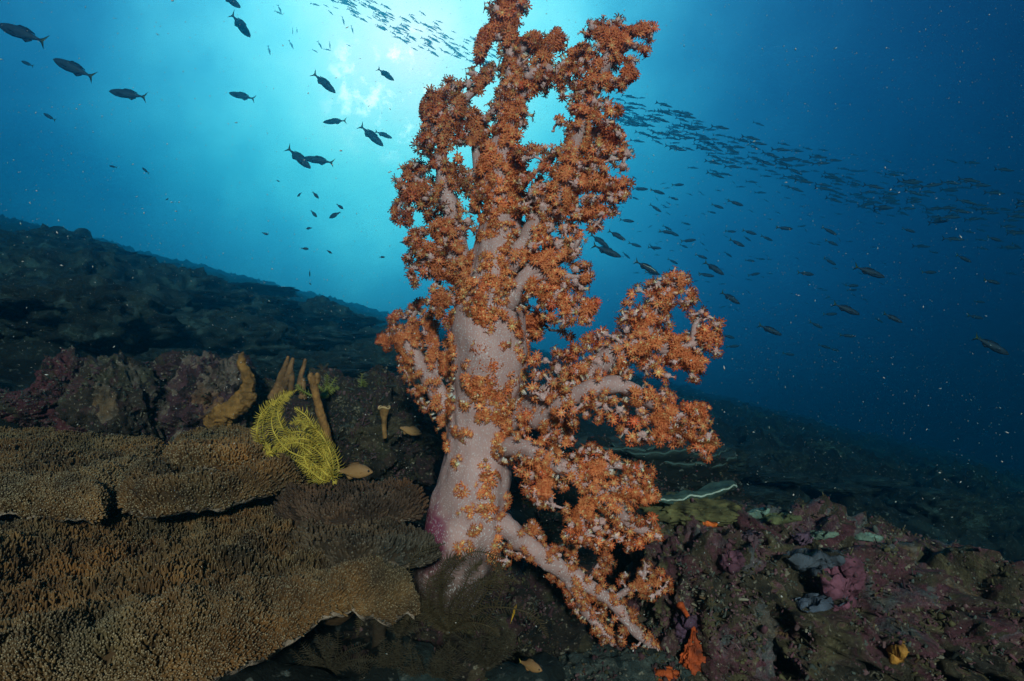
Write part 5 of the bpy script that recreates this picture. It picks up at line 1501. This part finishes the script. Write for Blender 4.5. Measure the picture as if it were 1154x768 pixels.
for k in range(60):
    x, y = top_xy(); ln = rg.uniform(9, 16); a = rg.normal(0.48, 0.1)
    dxy = (math.cos(a) * ln / 2, math.sin(a) * ln / 2)
    put_lite(lite_veiled, (x - dxy[0], y - dxy[1]), (x + dxy[0], y + dxy[1]), min(14.5, 0.22 * F / ln), rg.normal(0, 0.08), 'faint slim fish in the distant stream above the glow', 'fish of the distant stream')
for k in range(16):
    x, y = rg.uniform(300, 400), rg.uniform(0, 60); ln = rg.uniform(6, 12); a = rg.uniform(0.2, 1.8)
    dxy = (math.cos(a) * ln / 2, math.sin(a) * ln / 2)
    put_lite(lite_veiled, (x - dxy[0], y - dxy[1]), (x + dxy[0], y + dxy[1]), min(14, 0.2 * F / ln), 0, 'faint stray fish at the top edge left of the distant stream', 'stray fish at the top edge')
# the many smaller fish of both streams that nobody could count
mb = MB(); V0 = np.array([v.co[:] for v in lite.data.vertices]); F0 = [[], []]
for p in lite.data.polygons: F0[0 if len(p.vertices) == 3 else 1].append(list(p.vertices))
F0 = [np.array(f) for f in F0]
C0 = np.array([c.color[:3] for c in lite.data.color_attributes['tone'].data])


def mass_fish(x, y, ln, a, d, C0=C0):
    T = P(x - math.cos(a) * ln / 2, y - math.sin(a) * ln / 2, d); H = P(x + math.cos(a) * ln / 2, y + math.sin(a) * ln / 2, d + rg.normal(0, 0.02))
    X = H - T; l_ = np.linalg.norm(X); X /= l_
    Y = np.cross([0, 0, 1.0], X); Y /= np.linalg.norm(Y); Z = np.cross(X, Y)
    mb.add((T + H) / 2 + l_ * (V0[:, 0:1] * X + V0[:, 1:2] * Y + V0[:, 2:3] * Z), F0, C0)


for k in range(190):
    x, y = band_pt(); ln = rg.uniform(9, 15); mass_fish(x, y, ln, rg.normal(0.18, 0.1), min(14, 0.19 * F / ln))
for k in range(120):
    x, y = top_xy(); ln = rg.uniform(6, 10); mass_fish(x, y, ln, rg.normal(0.48, 0.12), min(14.5, 0.2 * F / ln), C0 * 0 + np.array([0.12, 0.22, 0.26]))  # same veil of glowing water painted into these fish
for k in range(120):
    x, y = rg.uniform(700, 1000), rg.uniform(200, 350); ln = rg.uniform(4, 8); mass_fish(x, y, ln, rg.normal(0.3, 0.3), 11)
o = mb.build('fish_school', M_fish)
tag(o, 'distant smaller fish that thicken the two streams of the school', 'fish school', kind='stuff')

# little orange damselfish close to the reef
dproto = make_fish('damselfish', DAM, (0.20, 0.11, 0.05), (0.38, 0.20, 0.075), (0.42, 0.30, 0.07), deep=1.75, fork=0.13)
for i, (tail, head, d, dd, lab) in enumerate([((378, 531), (420, 532), 0.855, -0.01, 'orange damselfish in profile right of the yellow feather star'),
                                               ((447, 481), (475, 489), 1.15, 0.02, 'dim orange damselfish in the shade beside the stalk of the soft coral'),
                                               ((588, 566), (613, 571), 0.92, -0.01, 'pale damselfish partly hidden under the lower right-hand branch'),
                                               ((584, 745), (611, 756), 0.70, -0.02, 'dull orange damselfish at the bottom edge right of the coral foot')]):
    o = dproto if i == 0 else copy_tree(dproto)
    pose(o, tail, head, d, dd); tag(o, lab, 'damselfish', 'damselfish close to the reef')
yproto = make_fish('yellow_fish', FUS, (0.55, 0.28, 0.02), (0.6, 0.35, 0.03), (0.5, 0.3, 0.02), fork=0.08)
pose(yproto, (575, 704), (582, 681), 0.79, 0.015, 0.2); tag(yproto, 'slim yellow fish upright in front of the dark hollow under the coral', 'fish', 'slim yellow fish')
o = copy_tree(yproto); pose(o, (573, 772), (579, 760), 0.74, 0.01, 0.2); tag(o, 'slim yellow fish cut by the bottom edge below the coral', 'fish', 'slim yellow fish')

# ------------------------------------------------------------------ drifting specks and the water itself
m_, n_, b_ = new_mat('marine_snow')
b_.inputs['Base Color'].default_value = (0.6, 0.58, 0.54, 1); b_.inputs['Roughness'].default_value = 0.8
rg = np.random.default_rng(31)
ns = 18000
dd = 0.55 + 3.4 * rg.random(ns) ** 0.7
pts = CAM + dd[:, None] * (FWD + rg.uniform(-0.9, 0.9, ns)[:, None] * RIGHT + rg.uniform(-0.62, 0.62, ns)[:, None] * UP)
ok = pts[:, 2] > ground_z(pts[:, 0], pts[:, 1])
pts = pts[ok]; dd = dd[ok]
OV = np.array([[1, 0, 0], [-1, 0, 0], [0, 1, 0], [0, -1, 0], [0, 0, 1], [0, 0, -1]], float)
OF = np.array([[0, 2, 4], [2, 1, 4], [1, 3, 4], [3, 0, 4], [2, 0, 5], [1, 2, 5], [3, 1, 5], [0, 3, 5]])
sz = 0.00040 * np.exp(rg.normal(0, 0.45, len(pts))) * (0.6 + 0.4 * dd)
el_ = rg.normal(size=(len(pts), 3)); el_ /= np.linalg.norm(el_, axis=1)[:, None]
ov = OV[None] * sz[:, None, None]
ov = ov + el_[:, None, :] * (np.einsum('nij,nj->ni', ov, el_) * rg.uniform(0, 3.0, (len(pts), 1)))[:, :, None]
V = (pts[:, None, :] + ov).reshape(-1, 3)
Fc = (OF[None] + (np.arange(len(pts)) * 6)[:, None, None]).reshape(-1, 3)
o = mesh_obj('marine_snow', V, [Fc], m_, smooth=False)
tag(o, 'pale specks drifting in the water', 'marine snow', kind='stuff')

HX, HY0, HY1, HZ0, HZ1 = 15.0, -0.9, 16.4, -9.5, 6.6
bm = bmesh.new()
bmesh.ops.create_cube(bm, size=1.0)
me = bpy.data.meshes.new('haze'); bm.to_mesh(me); bm.free()
hz = bpy.data.objects.new('haze', me); COL.objects.link(hz)
hz.scale = (2 * HX, HY1 - HY0, HZ1 - HZ0); hz.location = (0, (HY0 + HY1) / 2, (HZ0 + HZ1) / 2)
hz['kind'] = 'stuff'; hz['label'] = 'blue water that swallows the far slope and the far fish'
mh = bpy.data.materials.new('haze'); mh.use_nodes = True
n = mh.node_tree; n.nodes.clear()
oo = n.nodes.new('ShaderNodeOutputMaterial'); pv = n.nodes.new('ShaderNodeVolumePrincipled')
pv.inputs['Color'].default_value = (0.035, 0.26, 0.41, 1)
pv.inputs['Absorption Color'].default_value = (0.0, 0.52, 0.66, 1)
pv.inputs['Density'].default_value = 0.14
pv.inputs['Anisotropy'].default_value = 0.84
n.links.new(pv.outputs[0], oo.inputs['Volume'])
me.materials.append(mh)
